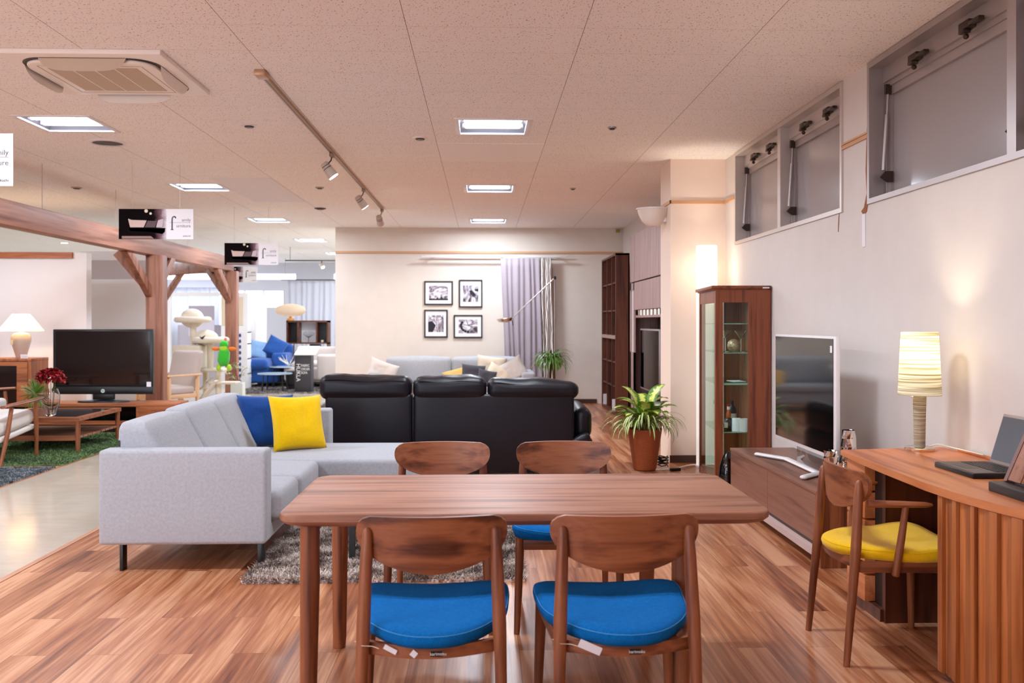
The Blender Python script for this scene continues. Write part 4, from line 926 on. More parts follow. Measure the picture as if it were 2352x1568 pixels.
for i, y in enumerate((-.62, -.38, -.14, .1, .34, .56)):
    lab(MB().lathe([(.045, 0), (.045, .065), (.0001, .065)], n=16, closed_bot=True).make('tin_can', 'chrome', None, None, (2.02, 11 + y, 1.4305)), 'small shiny metal tin on the wall unit shelf above the niche', 'tin can', 'metal tins on the wall unit shelf')
t = thing('television', 'dark flat television standing in the niche of the wall unit', 'television', (2.03, 11.05, .40))
MB().box(-.015, .025, -.68, .58, .10, .86, .004).make('housing', 'alu', t); MB().box(-.017, -.015, -.66, .56, .12, .84).make('screen', 'screen', t, smooth=False)
MB().box(-.05, .08, -.3, .2, 0, .012).make('stand', 'black', t, smooth=False); MB().box(-.01, .02, -.08, 0, .012, .12).make('neck', 'black', t, smooth=False)

# wall sconce
t = thing('wall_sconce', 'white half-bowl uplighter fixed high on the side of the column', 'wall lamp', (1.79, 8.9, 2.28))
MB().lathe([(.0001, 0), (.06, .004), (.11, .05), (.14, .11), (.155, .165), (.148, .165), (.12, .1)], -.12, 0, n=36, sy=.9).make('bowl', 'shade_off', t)
MB().lathe([(.165, .165), (.168, .178), (.15, .178)], -.12, 0, n=36, sy=.9).make('rim', 'white_plastic', t); MB().box(-.03, 0, -.06, .06, .04, .16, .004).make('bracket', 'white_plastic', t)

# ================================================================ PAPER TUBE LAMP, GLASS CABINET
t = thing('floor_lamp', 'tall white glowing cylinder floor lamp standing behind the glass cabinet', 'floor lamp', (2.07, 8.38, 0))
MB().lathe([(.095, .02), (.095, 2.05)], n=40).make('lamp_shade', 'shade_paper', t); MB().lathe([(.1, 0), (.1, .02)], n=40, closed_bot=True, closed_top=True).make('base', 'white_plastic', t)
MB().rod((0, 0, .02), (0, 0, 1.75), .008).make('pole', 'white_plastic', t)
def bulb(parent, loc, e, r=.03, col=(1, .85, .68)):
    L = bpy.data.lights.new('bulb', 'POINT'); L.energy = e; L.color = col; L.shadow_soft_size = r; o = bpy.data.objects.new('bulb', L); COL.objects.link(o); o.parent = parent; o.location = loc; return o
bulb(t, (0, 0, 1.86), 12, .05, (1, .86, .70))

t = thing('display_cabinet', 'narrow tall walnut display cabinet with glass sides and glass shelves', 'display cabinet', (2.13, 7.7, 0))
X0, X1, Y0, Y1 = -.19, .18, -.45, .43
b = MB()
for x, y in ((X0, Y0), (X0, Y1 - .045)): b.box(x, x + .05, y, y + .045, 0, 1.60)
b.box(X1 - .15, X1, Y0, Y0 + .025, 0, 1.60); b.box(X1 - .15, X1, Y1 - .025, Y1, 0, 1.60)
b.box(X0 + .05, X1 - .15, Y0 + .001, Y0 + .022, 1.50, 1.60); b.box(X0 + .003, X1 - .003, Y0 + .003, Y1 - .003, 0, .06); b.box(X0 + .035, X1 - .004, Y0 + .03, Y1 - .03, 1.56, 1.598); b.box(X0 + .003, X0 + .03, Y0 + .046, Y1 - .046, 1.50, 1.60)
b.make('carcass', 'cabinet_z', t)
b = MB(); b.box(X0 - .012, X1, Y0 - .008, Y1 + .01, 1.60, 1.608, .002); b.box(X0 - .03, X1, Y0 - .022, Y1 + .02, 1.608, 1.635, .005); b.make('cornice', 'cabinet_y', t)
MB().box(X1 - .012, X1 - .001, Y0 + .026, Y1 - .026, .06, 1.54).make('back_panel', 'walnut_z', t, smooth=False)
MB().box(X0 + .05, X1 - .15, Y0 + .008, Y0 + .013, .06, 1.50).make('side_glass', 'glass', t, smooth=False)
MB().box(X0 + .05, X1 - .15, Y1 - .013, Y1 - .008, .06, 1.50).make('side_glass', 'glass', t, smooth=False)
MB().box(X0 + .008, X0 + .013, Y0 + .045, Y1 - .045, .06, 1.50).make('door_glass', 'glass', t, smooth=False)
for z, m_ in ((1.325, 0), (1.09, 0), (.835, 1), (.45, 0)):
    sh = MB().box(X0 + .02, X1 - .02, Y0 + .03, Y1 - .03, z, z + (.016 if m_ else .006)).make('glass_shelf', 'glass_shelf', t, smooth=False)
    MB().box(X0 + .02, X1 - .02, Y0 + .026, Y0 + .03, z, z + (.016 if m_ else .006)).make('shelf_edge', 'glass_edge', sh, smooth=False)
MB().box(X1 - .06, X1 - .015, Y0 - .024, Y0 - .022, 1.612, 1.622).make('price_label', 'paper', t, smooth=False)
bpy.context.view_layer.update()
def widen(o):
    for v in o.data.vertices: u = max(0, min(1, (v.co.y - Y0) / (Y1 - Y0))); v.co.x = X1 - (X1 - v.co.x) * (1 + .21 * (1 - u))
for o in [c for c in COL.objects if c.type == 'MESH' and (c.parent == t or (c.parent and c.parent.parent == t))]: widen(o)
def martini(loc, label, inv=False):
    t = thing('cocktail_glass', label, 'cocktail glass', loc, group='cocktail glasses in the cabinet')
    MB().lathe([(.034, 0), (.034, .002), (.004, .006), (.0035, .10), (.006, .11), (.052, .175), (.0505, .175), (.005, .113), (.0001, .112)], n=28, closed_bot=True).make('glass', 'crystal', t)
cr = NT('crystal'); cr.b.inputs['Transmission Weight'].default_value = 1; cr.b.inputs['Roughness'].default_value = .02; cr.b.inputs['Base Color'].default_value = (.96, .98, .97, 1); M['crystal'] = cr.m
martini((2.115, 7.42, 1.0965), 'right cocktail glass with a wide cone on the second cabinet shelf'); martini((2.02, 7.55, 1.0965), 'left cocktail glass half hidden behind the cabinet post')
lab(MB().sphere((0, 0, 0), .054, sub=4).make('decor_ball', 'gold', None, 60, (2.04, 7.35, 1.151)), 'sparkling brown woven ball on the second cabinet shelf', 'decorative ball')
lab(MB().prism([(-.05, -.1), (.06, -.08), (.05, .1), (-.06, .08)], 0, .002).make('leaflet', 'paper', None, False, (2.1, 7.5, .8515)), 'white leaflet lying on the thick middle cabinet shelf', 'leaflet')
t = thing('liquor_bottle', 'round dark liquor bottle with an amber neck and red cap in the cabinet', 'bottle', (2.01, 7.40, .4565))
MB().lathe([(.038, 0), (.042, .01), (.044, .05), (.036, .085), (.02, .10), (.018, .103)], n=28, closed_bot=True).make('body', 'bottle', t); MB().lathe([(.018, .103), (.02, .125), (.014, .155), (.013, .17)], n=24).make('neck', 'amber', t)
MB().lathe([(.0135, .17), (.0135, .195)], n=20).make('neck_band', 'paper', t); MB().lathe([(.015, .195), (.015, .212), (.0001, .212)], n=20).make('cap', 'red_cap', t); MB().box(-.045, -.02, -.0425, -.035, .025, .065).make('label', 'cream_plastic', t, smooth=False)
t = thing('wine_bottle', 'dark wine bottle with a cream label behind the liquor bottle', 'bottle', (2.065, 7.50, .4565))
MB().lathe([(.036, 0), (.037, .005), (.037, .15), (.03, .18), (.013, .20), (.013, .235), (.0001, .236)], n=28, closed_bot=True).make('body', 'black_plastic', t); MB().lathe([(.0375, .05), (.0375, .13)], n=28).make('label', 'cream', t)
for i, (x, y) in enumerate(((2.065, 7.345), (2.115, 7.315))):
    r = thing('paper_roll', ('left' if i == 0 else 'right') + ' one of the two white paper rolls on the lowest visible cabinet shelf', 'paper roll', (x, y, .4565), group='white paper rolls in the cabinet')
    MB().lathe([(.015, .002), (.042, .0), (.042, .10), (.038, .103), (.015, .103), (.015, .002)], n=32).make('roll', 'paper', r)
t = thing('floor_vase', 'dark glossy rounded vase on the floor between the glass cabinet and the television stand', 'vase', (1.875, 6.93, 0))
MB().lathe([(.04, 0), (.06, .04), (.075, .13), (.06, .25), (.03, .33), (.025, .35), (.0001, .345)], n=32, closed_bot=True).make('body', 'screen', t)

# ================================================================ TV STAND + WHITE TV
t = thing('television_stand', 'long low walnut television stand with a white television on it', 'television stand', (2.05, 5.77, 0))
X0, X1, Y0, Y1 = -.235, .235, -.87, .86
b = MB(); b.box(X0 - .005, X1, Y0, Y1, .40, .42, .003); b.make('top', 'stand_y', t)
b = MB(); b.box(X0 + .02, X1, Y0, Y0 + .022, 0, .40); b.box(X0 + .02, X1, Y1 - .022, Y1, 0, .40); b.box(X0, X0 + .02, Y0, Y0 + .022, .06, .40); b.box(X1 - .02, X1, Y0, Y1, .1, .40); b.make('side_panel', 'stand_z' if 'stand_z' in M else 'walnut_z', t, smooth=False)
for y0, y1 in ((Y0 + .024, -.012), (-.008, Y1 - .002)): MB().box(X0, X0 + .02, y0, y1, .135, .398, .0015).make('drawer', 'stand_y', t, smooth=False)
b = MB(); b.box(X0 + .02, X1 - .03, Y0 + .02, Y1 - .02, .08, .105); b.box(X0 + .0, X0 + .02, Y0 + .02, Y1, .055, .085); b.make('bottom_shelf', plain('pale_shelf', srgb(196, 172, 166), .5), t, smooth=False)
t = thing('television', 'white-framed flat television on the low walnut stand at right', 'television', (2.03, 5.64, .42))
MB().box(-.03, -.004, -.535, .535, .13, .84, .005).make('housing', 'white_plastic', t); MB().box(-.0325, -.03, -.50, .525, .155, .825).make('screen', 'screen', t, smooth=False)
MB().box(-.0335, -.0325, -.485, -.455, .745, .785).make('energy_label', 'paper', t, smooth=False)
MB().box(-.026, -.008, -.30, .12, .02, .135, .003).make('neck', glassmat('clear_plastic', (.85, .85, .86, 1)), t)
b = MB(); b.tube([(-.145, .56, .014), (-.02, .33, .014)], .024, 12, sq=.55); b.tube([(-.02, .33, .014), (-.02, -.24, .014)], .024, 12, sq=.55); b.tube([(-.02, -.24, .014), (-.155, -.37, .014)], .024, 12, sq=.55)
for p in ((-.145, .56), (-.02, .33), (-.02, -.24), (-.155, -.37)): b.sphere((p[0], p[1], .014), .024, 1, 1, .55, 2)
b.make('foot', 'white_plastic', t)
def facet(name, r0, r1, h, loc, label):
    b = MB(); n = 14; rings = []
    for k in range(8):
        u = k / 7; r = r0 + (r1 - r0) * u; tw = (k % 2) * PI / n; rings.append([((r + .002 * math.sin(k * 3 + i * 5)) * math.cos(2 * PI * i / n + tw), (r + .002 * math.sin(k * 3 + i * 5)) * math.sin(2 * PI * i / n + tw), h * u) for i in range(n)])
    for i in range(n): pass
    b.ring_surface(rings, True, False); b.lathe([(.0001, .002), (r0 * .95, .002)], n=14)
    lab(b.make(name, 'mirror', None, False, loc), label, 'vase', 'mirrored faceted vases')
facet('vase', .062, .034, .32, (2.035, 5.01, .42), 'taller mirrored faceted vase on the television stand, behind the desk corner')
facet('vase', .05, .036, .21, (1.925, 4.985, .42), 'shorter mirrored faceted vase beside the taller one, behind the yellow chair')

# ================================================================ DESK
t = thing('writing_desk', 'cherry wood desk with a curved front and vertical slat panel at the right edge', 'desk', (2.0, 3.6, 0)); ox, oy = 2.0, 3.6
O = [(2.29, 4.46), (1.735, 4.37), (1.722, 4.1), (1.708, 3.75), (1.70, 3.45), (1.712, 3.25), (1.745, 3.05), (1.80, 2.85), (1.90, 2.62), (2.05, 2.4), (2.29, 2.3)]
MB().prism([(x - ox, y - oy) for x, y in O], .692, .722, .008, 3).make('desktop', 'cherry_y', t, 30)
MB().box(*L(2.275, 2.29, 2.6, 4.3), .722, .735, .002).make('rear_rail', 'cherry_y', t)
b = MB(); b.box(*L(1.775, 2.27, 4.02, 4.34), .0, .055); b.box(*L(1.775, 2.27, 4.31, 4.345), .055, .69); b.box(*L(1.79, 2.27, 4.0, 4.03), 0, .69); b.box(*L(2.24, 2.27, 3.4, 4.02), 0, .69); b.make('carcass', 'darkwood_z', t, smooth=False)
b = MB(); b.box(*L(1.762, 1.78, 4.335, 4.352), 0, .69); b.make('corner_post', 'walnut_z', t, smooth=False)
for i in range(5):
    z0 = .055 + i * .127
    MB().box(*L(1.752, 2.2, 4.13, 4.335), z0 + .003, z0 + .121, .003).make('drawer', 'cherry_y', t)
MB().box(*L(1.80, 2.2, 4.04, 4.13), .055, .69).make('pedestal_core', 'black', t, smooth=False)
# curved slat front
PA = [(1.735, 3.385), (1.738, 3.25), (1.768, 3.05), (1.822, 2.86), (1.92, 2.64), (2.06, 2.43), (2.27, 2.33)]
def along(P, s):
    d = 0
    for (x0, y0), (x1, y1) in zip(P, P[1:]):
        l = math.hypot(x1 - x0, y1 - y0)
        if d + l >= s: u = (s - d) / l; return x0 + (x1 - x0) * u, y0 + (y1 - y0) * u, math.atan2(y1 - y0, x1 - x0)
        d += l
    return None
s_ = 0; i = 0; random.seed(4)
slat_m = [wood('slat_%d' % k, *[tuple(v * f for v in c[:3]) + (1,) for c in (srgb(112, 54, 22), srgb(160, 88, 42), srgb(188, 114, 62))], 2, .45) for k, f in enumerate((1, 1.16, .84))]
while True:
    w = (.034, .022, .046, .028, .04)[i % 5]; a = along(PA, s_ + w / 2)
    if not a: break
    dp = (.022, .008, .015)[i % 3]
    MB().box(-w / 2 + .0006, w / 2 - .0006, -.012, dp, .028, .69, .002, mat=Matrix.Translation((a[0] - ox, a[1] - oy, 0)) @ Matrix.Rotation(a[2] + PI, 4, 'Z')).make('slat', slat_m[i % 3], t)
    s_ += w; i += 1
b = MB(); P_in = [(x + .02, y) for x, y in PA]
rings = [[(x + .014 - ox, y + .005 - oy, 0), (x + .03 - ox, y + .01 - oy, 0), (x + .03 - ox, y + .01 - oy, .69), (x + .014 - ox, y + .005 - oy, .69)] for x, y in PA]
b.ring_surface(rings); b.box(*L(1.75, 2.27, 3.375, 3.40), 0.0, .69); b.make('slat_backing', 'darkwood_z', t, smooth=False)

t = thing('table_lamp', 'lit table lamp with a tapered thread-wound shade on the desk', 'table lamp', (2.105, 4.33, .722))
MB().lathe([(.068, 0), (.069, .004), (.069, .014), (.064, .018), (.0001, .018)], n=48, closed_bot=True).make('base', 'chrome', t)
st = NT('wound_thread'); wv = st.n('ShaderNodeTexNoise', Scale=1.0, Detail=2.0); st.l(coords(st, (3, 3, 170)), wv.inputs[0]); st.l(ramp(st, wv.outputs[0], [(.35, srgb(112, 98, 76)), (.65, srgb(196, 184, 156))]), st.b.inputs[0]); st.b.inputs['Roughness'].default_value = .8; bump(st, wv.outputs[0], .5, .003)
MB().lathe([(.0255, .018), (.0275, .14), (.031, .27), (.0001, .272)], n=32).make('stem', st.m, t)
MB().lathe([(.099, .268), (.084, .571)], n=64).make('lamp_shade', 'shade_stripe', t)
b = MB()
for a in range(3): b.rod((0, 0, .30), (.095 * math.cos(a * 2.1), .095 * math.sin(a * 2.1), .285), .002, n=6)
b.rod((0, 0, .27), (0, 0, .33), .012); b.make('socket', 'chrome', t)
MB().sphere((-.06, -.05, .262), .006, sub=2).make('pull_knob', 'white_plastic', t)
MB().sphere((0, 0, .42), .03, sub=3).make('bulb', 'bulb', t)
bulb(t, (0, 0, .465), 5, .03, (1, .82, .55))
lab(MB().tube([(2.16, 4.37, .726), (2.2, 4.42, .73), (2.23, 4.40, .742), (2.262, 4.2, .738), (2.262, 4.05, .74)], .003, 8).make('power_cord', 'cord'), 'thin cord running from the desk lamp along the rear edge of the desk', 'power cord')

t = thing('laptop', 'open black laptop on the desk', 'laptop', (2.055, 3.69, .722))
MB().box(-.125, .115, -.16, .15, .0, .022, .005).make('base', 'black_plastic', t)
MB().box(-.115, .11, -.155, .145, .0215, .0235, .001).make('palm_rest', plain('palm_rest', srgb(104, 92, 88), .5), t, smooth=False)
k_ = MB()
for r in range(6):
    for c in range(14): k_.box(-.02 + r * .0185, -.02 + r * .0185 + .0145, -.14 + c * .0195, -.14 + c * .0195 + .0155, .0235, .026, .0008, 1)
k_.make('keyboard', 'black_plastic', t, smooth=False)
MB().box(-.09, -.035, -.04, .06, .0235, .0243).make('touchpad', plain('touchpad', srgb(70, 60, 58), .4), t, smooth=False)
sm = Matrix.Translation((.118, -.005, .02)) @ Matrix.Rotation(.30, 4, 'Y')
MB().box(-.004, .006, -.155, .155, 0, .215, .003, mat=sm).make('lid', plain('laptop_lid', srgb(150, 132, 126), .45), t)
MB().box(-.0055, -.004, -.147, .147, .014, .203, mat=sm).make('screen', plain('laptop_screen', srgb(58, 58, 68), .3), t, smooth=False)

t = thing('wood_sample_stand', 'leaning row of wood sample boards on a black base, at the desk right end', 'sample stand', (1.98, 3.1, .722))
MB().box(-.125, .09, -.26, .19, 0, .035, .004).make('base', 'black', t)
for k in range(5):
    y0 = .165 - k * .083
    sm = Matrix.Translation((-.06, 0, .04)) @ Matrix.Rotation(.42, 4, 'Y')
    MB().box(-.008, .008, y0 - .076, y0, 0, .34, .003, mat=sm).make('sample_board', ('table_x', 'walnut_z', 'taupe_z', 'cherry_z', 'walnut_z')[k], t)
MB().box(-.009, .02, .166, .186, -.005, .35, mat=Matrix.Translation((-.06, 0, .04)) @ Matrix.Rotation(.42, 4, 'Y')).make('frame', plain('frame_brown', srgb(120, 78, 68), .5), t, smooth=False)

# ================================================================ PLANTS
def leafmat(name, edge, mid, w=.35, blot=False):
    t = NT(name); u = t.n('ShaderNodeUVMap'); s = t.n('ShaderNodeSeparateXYZ'); t.l(u.outputs[0], s.inputs[0])
    a = t.n('ShaderNodeMath', _operation='SUBTRACT'); t.l(s.outputs[0], a.inputs[0]); a.inputs[1].default_value = .5
    c = t.n('ShaderNodeMath', _operation='ABSOLUTE'); t.l(a.outputs[0], c.inputs[0]); src = c.outputs[0]
    if blot:
        nz = t.n('ShaderNodeTexNoise', Scale=42.0, Detail=3.0); t.l(coords(t), nz.inputs[0]); m = t.n('ShaderNodeMath', _operation='MULTIPLY_ADD'); t.l(nz.outputs[0], m.inputs[0]); m.inputs[1].default_value = .8; t.l(src, m.inputs[2]); m2 = t.n('ShaderNodeMath', _operation='SUBTRACT'); t.l(m.outputs[0], m2.inputs[0]); m2.inputs[1].default_value = .35; src = m2.outputs[0]
    t.l(ramp(t, src, [(w * .6, mid), (w, edge)]), t.b.inputs[0]); t.b.inputs['Roughness'].default_value = .4
    t.b.inputs['Subsurface Weight'].default_value = 0; return t.m
def blade(b, p, az, L_, w, up, droop, n=9, fold=.25, shape=.5):
    """arching leaf: up = start elevation (rad), droop = how far it bends over"""
    pts = []; q = Vector(p); el = up
    for k in range(n + 1):
        u = k / n; pts.append((q.copy(), el)); st = L_ / n; q = q + Vector((math.cos(az) * math.cos(el), math.sin(az) * math.cos(el), math.sin(el))) * st; el -= droop / n * (1.6 - .9 * (1 - u))
    side = Vector((-math.sin(az), math.cos(az), 0)); rows = []
    for k, (q, el) in enumerate(pts):
        u = k / n; ww = w * (math.sin(PI * min(1, (u * .92 + .08))) ** shape) if k < n else w * .03
        nrm = Vector((-math.cos(az) * math.sin(el), -math.sin(az) * math.sin(el), math.cos(el)))
        rows.append([q - side * ww / 2 + nrm * fold * ww * .5, q, q + side * ww / 2 + nrm * fold * ww * .5])
    V = [[b.b.verts.new(v) for v in r] for r in rows]
    for k in range(n):
        for j in range(2):
            f = b.b.faces.new((V[k][j], V[k][j + 1], V[k + 1][j + 1], V[k + 1][j]))
            for lp, (uu, vv) in zip(f.loops, ((j / 2, k / n), ((j + 1) / 2, k / n), ((j + 1) / 2, (k + 1) / n), (j / 2, (k + 1) / n))): lp[b.uv].uv = (uu, vv)
def finish_leaf(b, name, mat, par):
    me = bpy.data.meshes.new(name); b.b.to_mesh(me); b.b.free(); me.polygons.foreach_set('use_smooth', [True] * len(me.polygons)); me.materials.append(mat)
    me.uv_layers[0].name = 'uv'
    o = bpy.data.objects.new(name, me); COL.objects.link(o); o.parent = par; return o
spid = leafmat('spider_leaf', srgb(92, 128, 42), srgb(222, 226, 158), .30); dief = leafmat('dieffenbachia_leaf', srgb(74, 122, 22), srgb(214, 222, 110), .34, True); drac = leafmat('dracaena_leaf', srgb(58, 104, 34), srgb(120, 160, 72), .3)
rnd = random.Random(11)
t = thing('potted_plant', 'variegated spider plant and dieffenbachia in a brown woven pot, beside the column', 'potted plant', (1.468, 8.24, 0))
MB().lathe([(.0001, .004), (.098, .004), (.105, .02), (.155, .36), (.158, .375), (.148, .378), (.143, .34)], n=40).make('pot', 'terracotta', t)
MB().lathe([(.095, 0), (.1, .006)], n=40, closed_bot=True).make('pot_foot', 'black', t)
MB().lathe([(.143, .34), (.0001, .345)], n=32).make('soil', 'soil', t)
b = MB()
for k in range(150):
    az = rnd.uniform(0, 2 * PI); r = rnd.uniform(.02, .11); blade(b, (r * math.cos(az) * .8, r * math.sin(az) * .8, .345 + rnd.uniform(0, .05)), az + rnd.uniform(-.5, .5), rnd.uniform(.24, .46), rnd.uniform(.013, .022), rnd.uniform(.7, 1.35), rnd.uniform(2.0, 3.0), 10, .3, .45)
finish_leaf(b, 'spider_leaves', spid, t)
b = MB(); sb = MB()
for az, L_, w, up, h in ((2.6, .26, .15, 1.35, .56), (.5, .27, .15, 1.3, .58), (3.3, .24, .15, .75, .50), (-.2, .25, .13, .8, .50), (4.6, .24, .15, 1.1, .50), (5.4, .22, .14, .8, .46), (1.4, .2, .12, 1.2, .5), (3.9, .22, .14, .7, .46), (2.9, .2, .12, .9, .44), (5.0, .2, .14, .5, .52), (4.2, .18, .13, .4, .42)) + tuple((rnd.uniform(0, 6.28), rnd.uniform(.16, .24), rnd.uniform(.1, .15), rnd.uniform(.5, 1.35), rnd.uniform(.44, .6)) for _ in range(9)):
    bx_, by_ = .03 * math.cos(az), .03 * math.sin(az); tip = Vector((bx_ * 2.4, by_ * 2.4, h)); sb.rod((bx_ * .4, by_ * .4, .34), tuple(tip), .006, n=6); blade(b, tip, az, L_, w, up, 1.1, 10, .22, .65)
finish_leaf(b, 'broad_leaves', dief, t); sb.make('stem', plain('leaf_stem', srgb(120, 150, 60), .5), t)
t = thing('potted_plant', 'green spiky-leaved plant in front of the wavy curtain', 'potted plant', (.985, 13.05, 0))
MB().lathe([(.0001, 0), (.11, 0), (.15, .3), (.14, .3), (.13, .27)], n=32).make('pot', 'white_plastic', t); MB().lathe([(.132, .27), (.0001, .275)], n=24).make('soil', 'soil', t)
b = MB()
for k in range(4): b.tube([(.02 * math.cos(k * 1.6), .02 * math.sin(k * 1.6), .27), (.04 * math.cos(k * 1.6 + .5), .04 * math.sin(k * 1.6), .45), (.03 * math.cos(k * 1.6), .03 * math.sin(k * 1.6), .84)], .013, 8)
b.make('trunk', plain('trunk_bark', srgb(104, 84, 64), .9), t)
b = MB()
for k in range(170): az = rnd.uniform(0, 2 * PI); blade(b, (.03 * math.cos(az), .03 * math.sin(az), .74 + rnd.uniform(0, .12)), az, rnd.uniform(.24, .38), rnd.uniform(.014, .022), rnd.uniform(.0, 1.1), rnd.uniform(1.4, 2.6), 7, .2, .4)
finish_leaf(b, 'leaves', drac, t)
# cables by the pot
b = MB(); rr = random.Random(3); P = []
for k in range(60): a = k * .85; P.append((1.66 + (.045 + .02 * math.sin(k * 1.7)) * math.cos(a), 8.36 + (.05 + .02 * math.cos(k)) * math.sin(a), .01 + .0014 * k + .02 * abs(math.sin(k * .6))))
b.tube(P, .006, 6); lab(b.make('cable_coil', 'black'), 'tangled heap of black cable on the floor behind the plant pot', 'cable')
lab(MB().tube([(1.53, 8.20, .008), (1.62, 8.2, .008), (1.70, 8.22, .008), (1.80, 8.28, .012), (1.88, 8.34, .02), (1.96, 8.42, .015), (2.0, 8.40, .01)], .007, 8).make('power_cord', 'cord'), 'white cord lying on the floor from the plant pot to the glass cabinet', 'power cord')
lab(MB().box(-.05, .05, -.02, .02, 0, .028, .006, mat=Matrix.Rotation(.3, 4, 'Z')).make('plug_adapter', 'black_plastic', None, None, (1.73, 8.16, 0)), 'small black plug adapter on the floor next to the white cord', 'plug')

# ================================================================ LEFT SIDE
t = thing('timber_frame', 'large reddish brown timber pergola frame with braced posts over the left display', 'pergola', (-4.22, 12, 0)); ox, oy = -4.22, 12
MB().box(*L(-4.42, -4.26, 2.0, 15.72), 2.21, 2.44, .012).make('beam', 'timber_y', t)
for y in (11.9, 15.52):
    MB().box(*L(-4.36, -4.15 if y < 12 else -4.17, y, y + (.2 if y < 12 else .17)), 0, 2.21, .006).make('post', 'timber_z', t)
def brace(p0, p1, wdt=.07, dep=.10):
    p0 = Vector(p0); p1 = Vector(p1); d = p1 - p0; m = Matrix.Translation(p0 - Vector((ox, oy, 0))) @ d.to_track_quat('Z', 'Y').to_matrix().to_4x4()
    MB().box(-wdt / 2, wdt / 2, -dep / 2, dep / 2, -.02, d.length + .02, .004, mat=m).make('brace', 'timber_z', t)
brace((-4.32, 11.93, 1.72), (-4.34, 11.2, 2.23), .08, .12); brace((-4.30, 12.08, 1.72), (-4.30, 12.7, 2.23), .08, .12); brace((-4.34, 12.0, 1.75), (-4.75, 12.0, 2.23)); 
brace((-4.28, 15.5, 1.75), (-4.32, 14.9, 2.23), .08, .12); brace((-4.33, 15.6, 1.75), (-4.75, 15.95, 2.23), .08, .1)
d = Matrix.Translation((-4.34 - ox, 15.6 - oy, 0)) @ Matrix.Rotation(math.radians(135), 4, 'Z')
MB().box(0, 2.55, -.07, .07, 2.21, 2.41, .01, mat=d).make('beam', 'timber_x', t)
MB().box(*L(-6.12, -5.95, 17.2, 17.37), 0, 2.21, .006).make('post', 'timber_z', t); brace((-6.0, 17.2, 1.7), (-5.5, 16.75, 2.23), .08, .1)
b = MB()
for y in (7.2, 9.1, 10.9, 13.5): b.rod((-4.34 - ox, y - oy, 2.42), (-4.34 - ox, y - oy, CEIL), .003, n=6)
b.make('hanging_wire', 'alu', t)

# partitions
struct(MB().box(-9.5, -5.42, 12.62, 12.78, 0, 2.29).make('wall_partition', 'panel_white', smooth=False))
struct(MB().box(-9.5, -5.60, 12.58, 12.62, 2.215, 2.295).make('trim_7', 'teak_x', smooth=False))
b = MB(); b.box(-6.1, -5.09, 14.0, 14.06, 0, 2.42); struct(b.make('wall_panel', 'panel_white', smooth=False))
struct(MB().box(-6.0, -5.12, 13.985, 14.0, 2.0, 2.28).make('trim_8', plain('panel_band', srgb(196, 184, 184), .6), smooth=False))

# left cabinet and its lamp
t = thing('side_cabinet', 'reddish teak cabinet with a dark glass front, carrying the lit table lamp at left', 'cabinet', (-6.1, 11.8, 0)); ox, oy = -6.1, 11.8
b = MB(); b.box(*L(-6.55, -5.615, 11.5, 11.95), .855, .89, .003); b.box(*L(-5.66, -5.618, 11.502, 11.948), .12, .855); b.box(*L(-6.55, -6.51, 11.5, 11.95), .12, .855); b.box(*L(-6.51, -5.66, 11.5, 11.95), .12, .2); b.box(*L(-6.51, -5.66, 11.93, 11.95), .2, .855)
b.make('carcass', 'teak_z', t)
b = MB(); b.box(*L(-6.5, -5.79, 11.49, 11.499), .80, .85); b.box(*L(-6.5, -5.79, 11.49, 11.499), .2, .25); b.box(*L(-5.79, -5.66, 11.49, 11.499), .2, .85); b.make('door', 'teak_x', t, smooth=False)
MB().box(*L(-6.5, -5.79, 11.494, 11.498), .25, .80).make('door_glass', 'screen', t, smooth=False)
for x in (-6.5, -5.68):
    for y in (11.55, 11.9): MB().box(x - .02 - ox, x + .02 - ox, y - .02 - oy, y + .02 - oy, 0, .12).make('leg', 'teak_z', t, smooth=False)
t = thing('table_lamp', 'lit table lamp with a wide conical cream shade and grey ceramic base at far left', 'table lamp', (-5.85, 11.72, .89))
cb = NT('ceramic_glaze'); cb.b.inputs['Base Color'].default_value = srgb(196, 182, 170); cb.b.inputs['Roughness'].default_value = .35
MB().lathe([(.055, 0), (.06, .01), (.085, .1), (.118, .22), (.115, .27), (.09, .305), (.03, .32), (.02, .33)], n=36, closed_bot=True).make('base', cb.m, t)
MB().lathe([(.265, .34), (.10, .555)], n=48).make('lamp_shade', 'shade_warm', t); MB().rod((0, 0, .32), (0, 0, .42), .012).make('socket', 'bronze', t)
MB().prism([(-.018, 0), (.018, 0), (.018, .06), (-.018, .06)], 0, .001, mat=Matrix.Translation((-.06, -.112, .17)) @ Matrix.Rotation(PI / 2, 4, 'X')).make('price_tag', 'cream', t, smooth=False)
bulb(t, (0, 0, .43), 14, .03, (1, .72, .42))
t = thing('price_card', 'small folded white price card beside the left table lamp', 'price card', (-5.72, 11.54, .89))
MB().box(-.045, .045, -.002, .002, 0, .05, mat=Matrix.Rotation(.2, 4, 'X')).make('card', 'paper', t, smooth=False); text('lettering', '- 72,000', .018, 'lettering', Matrix.Translation((0, -.006, .018)) @ P90, t, 'CENTER')

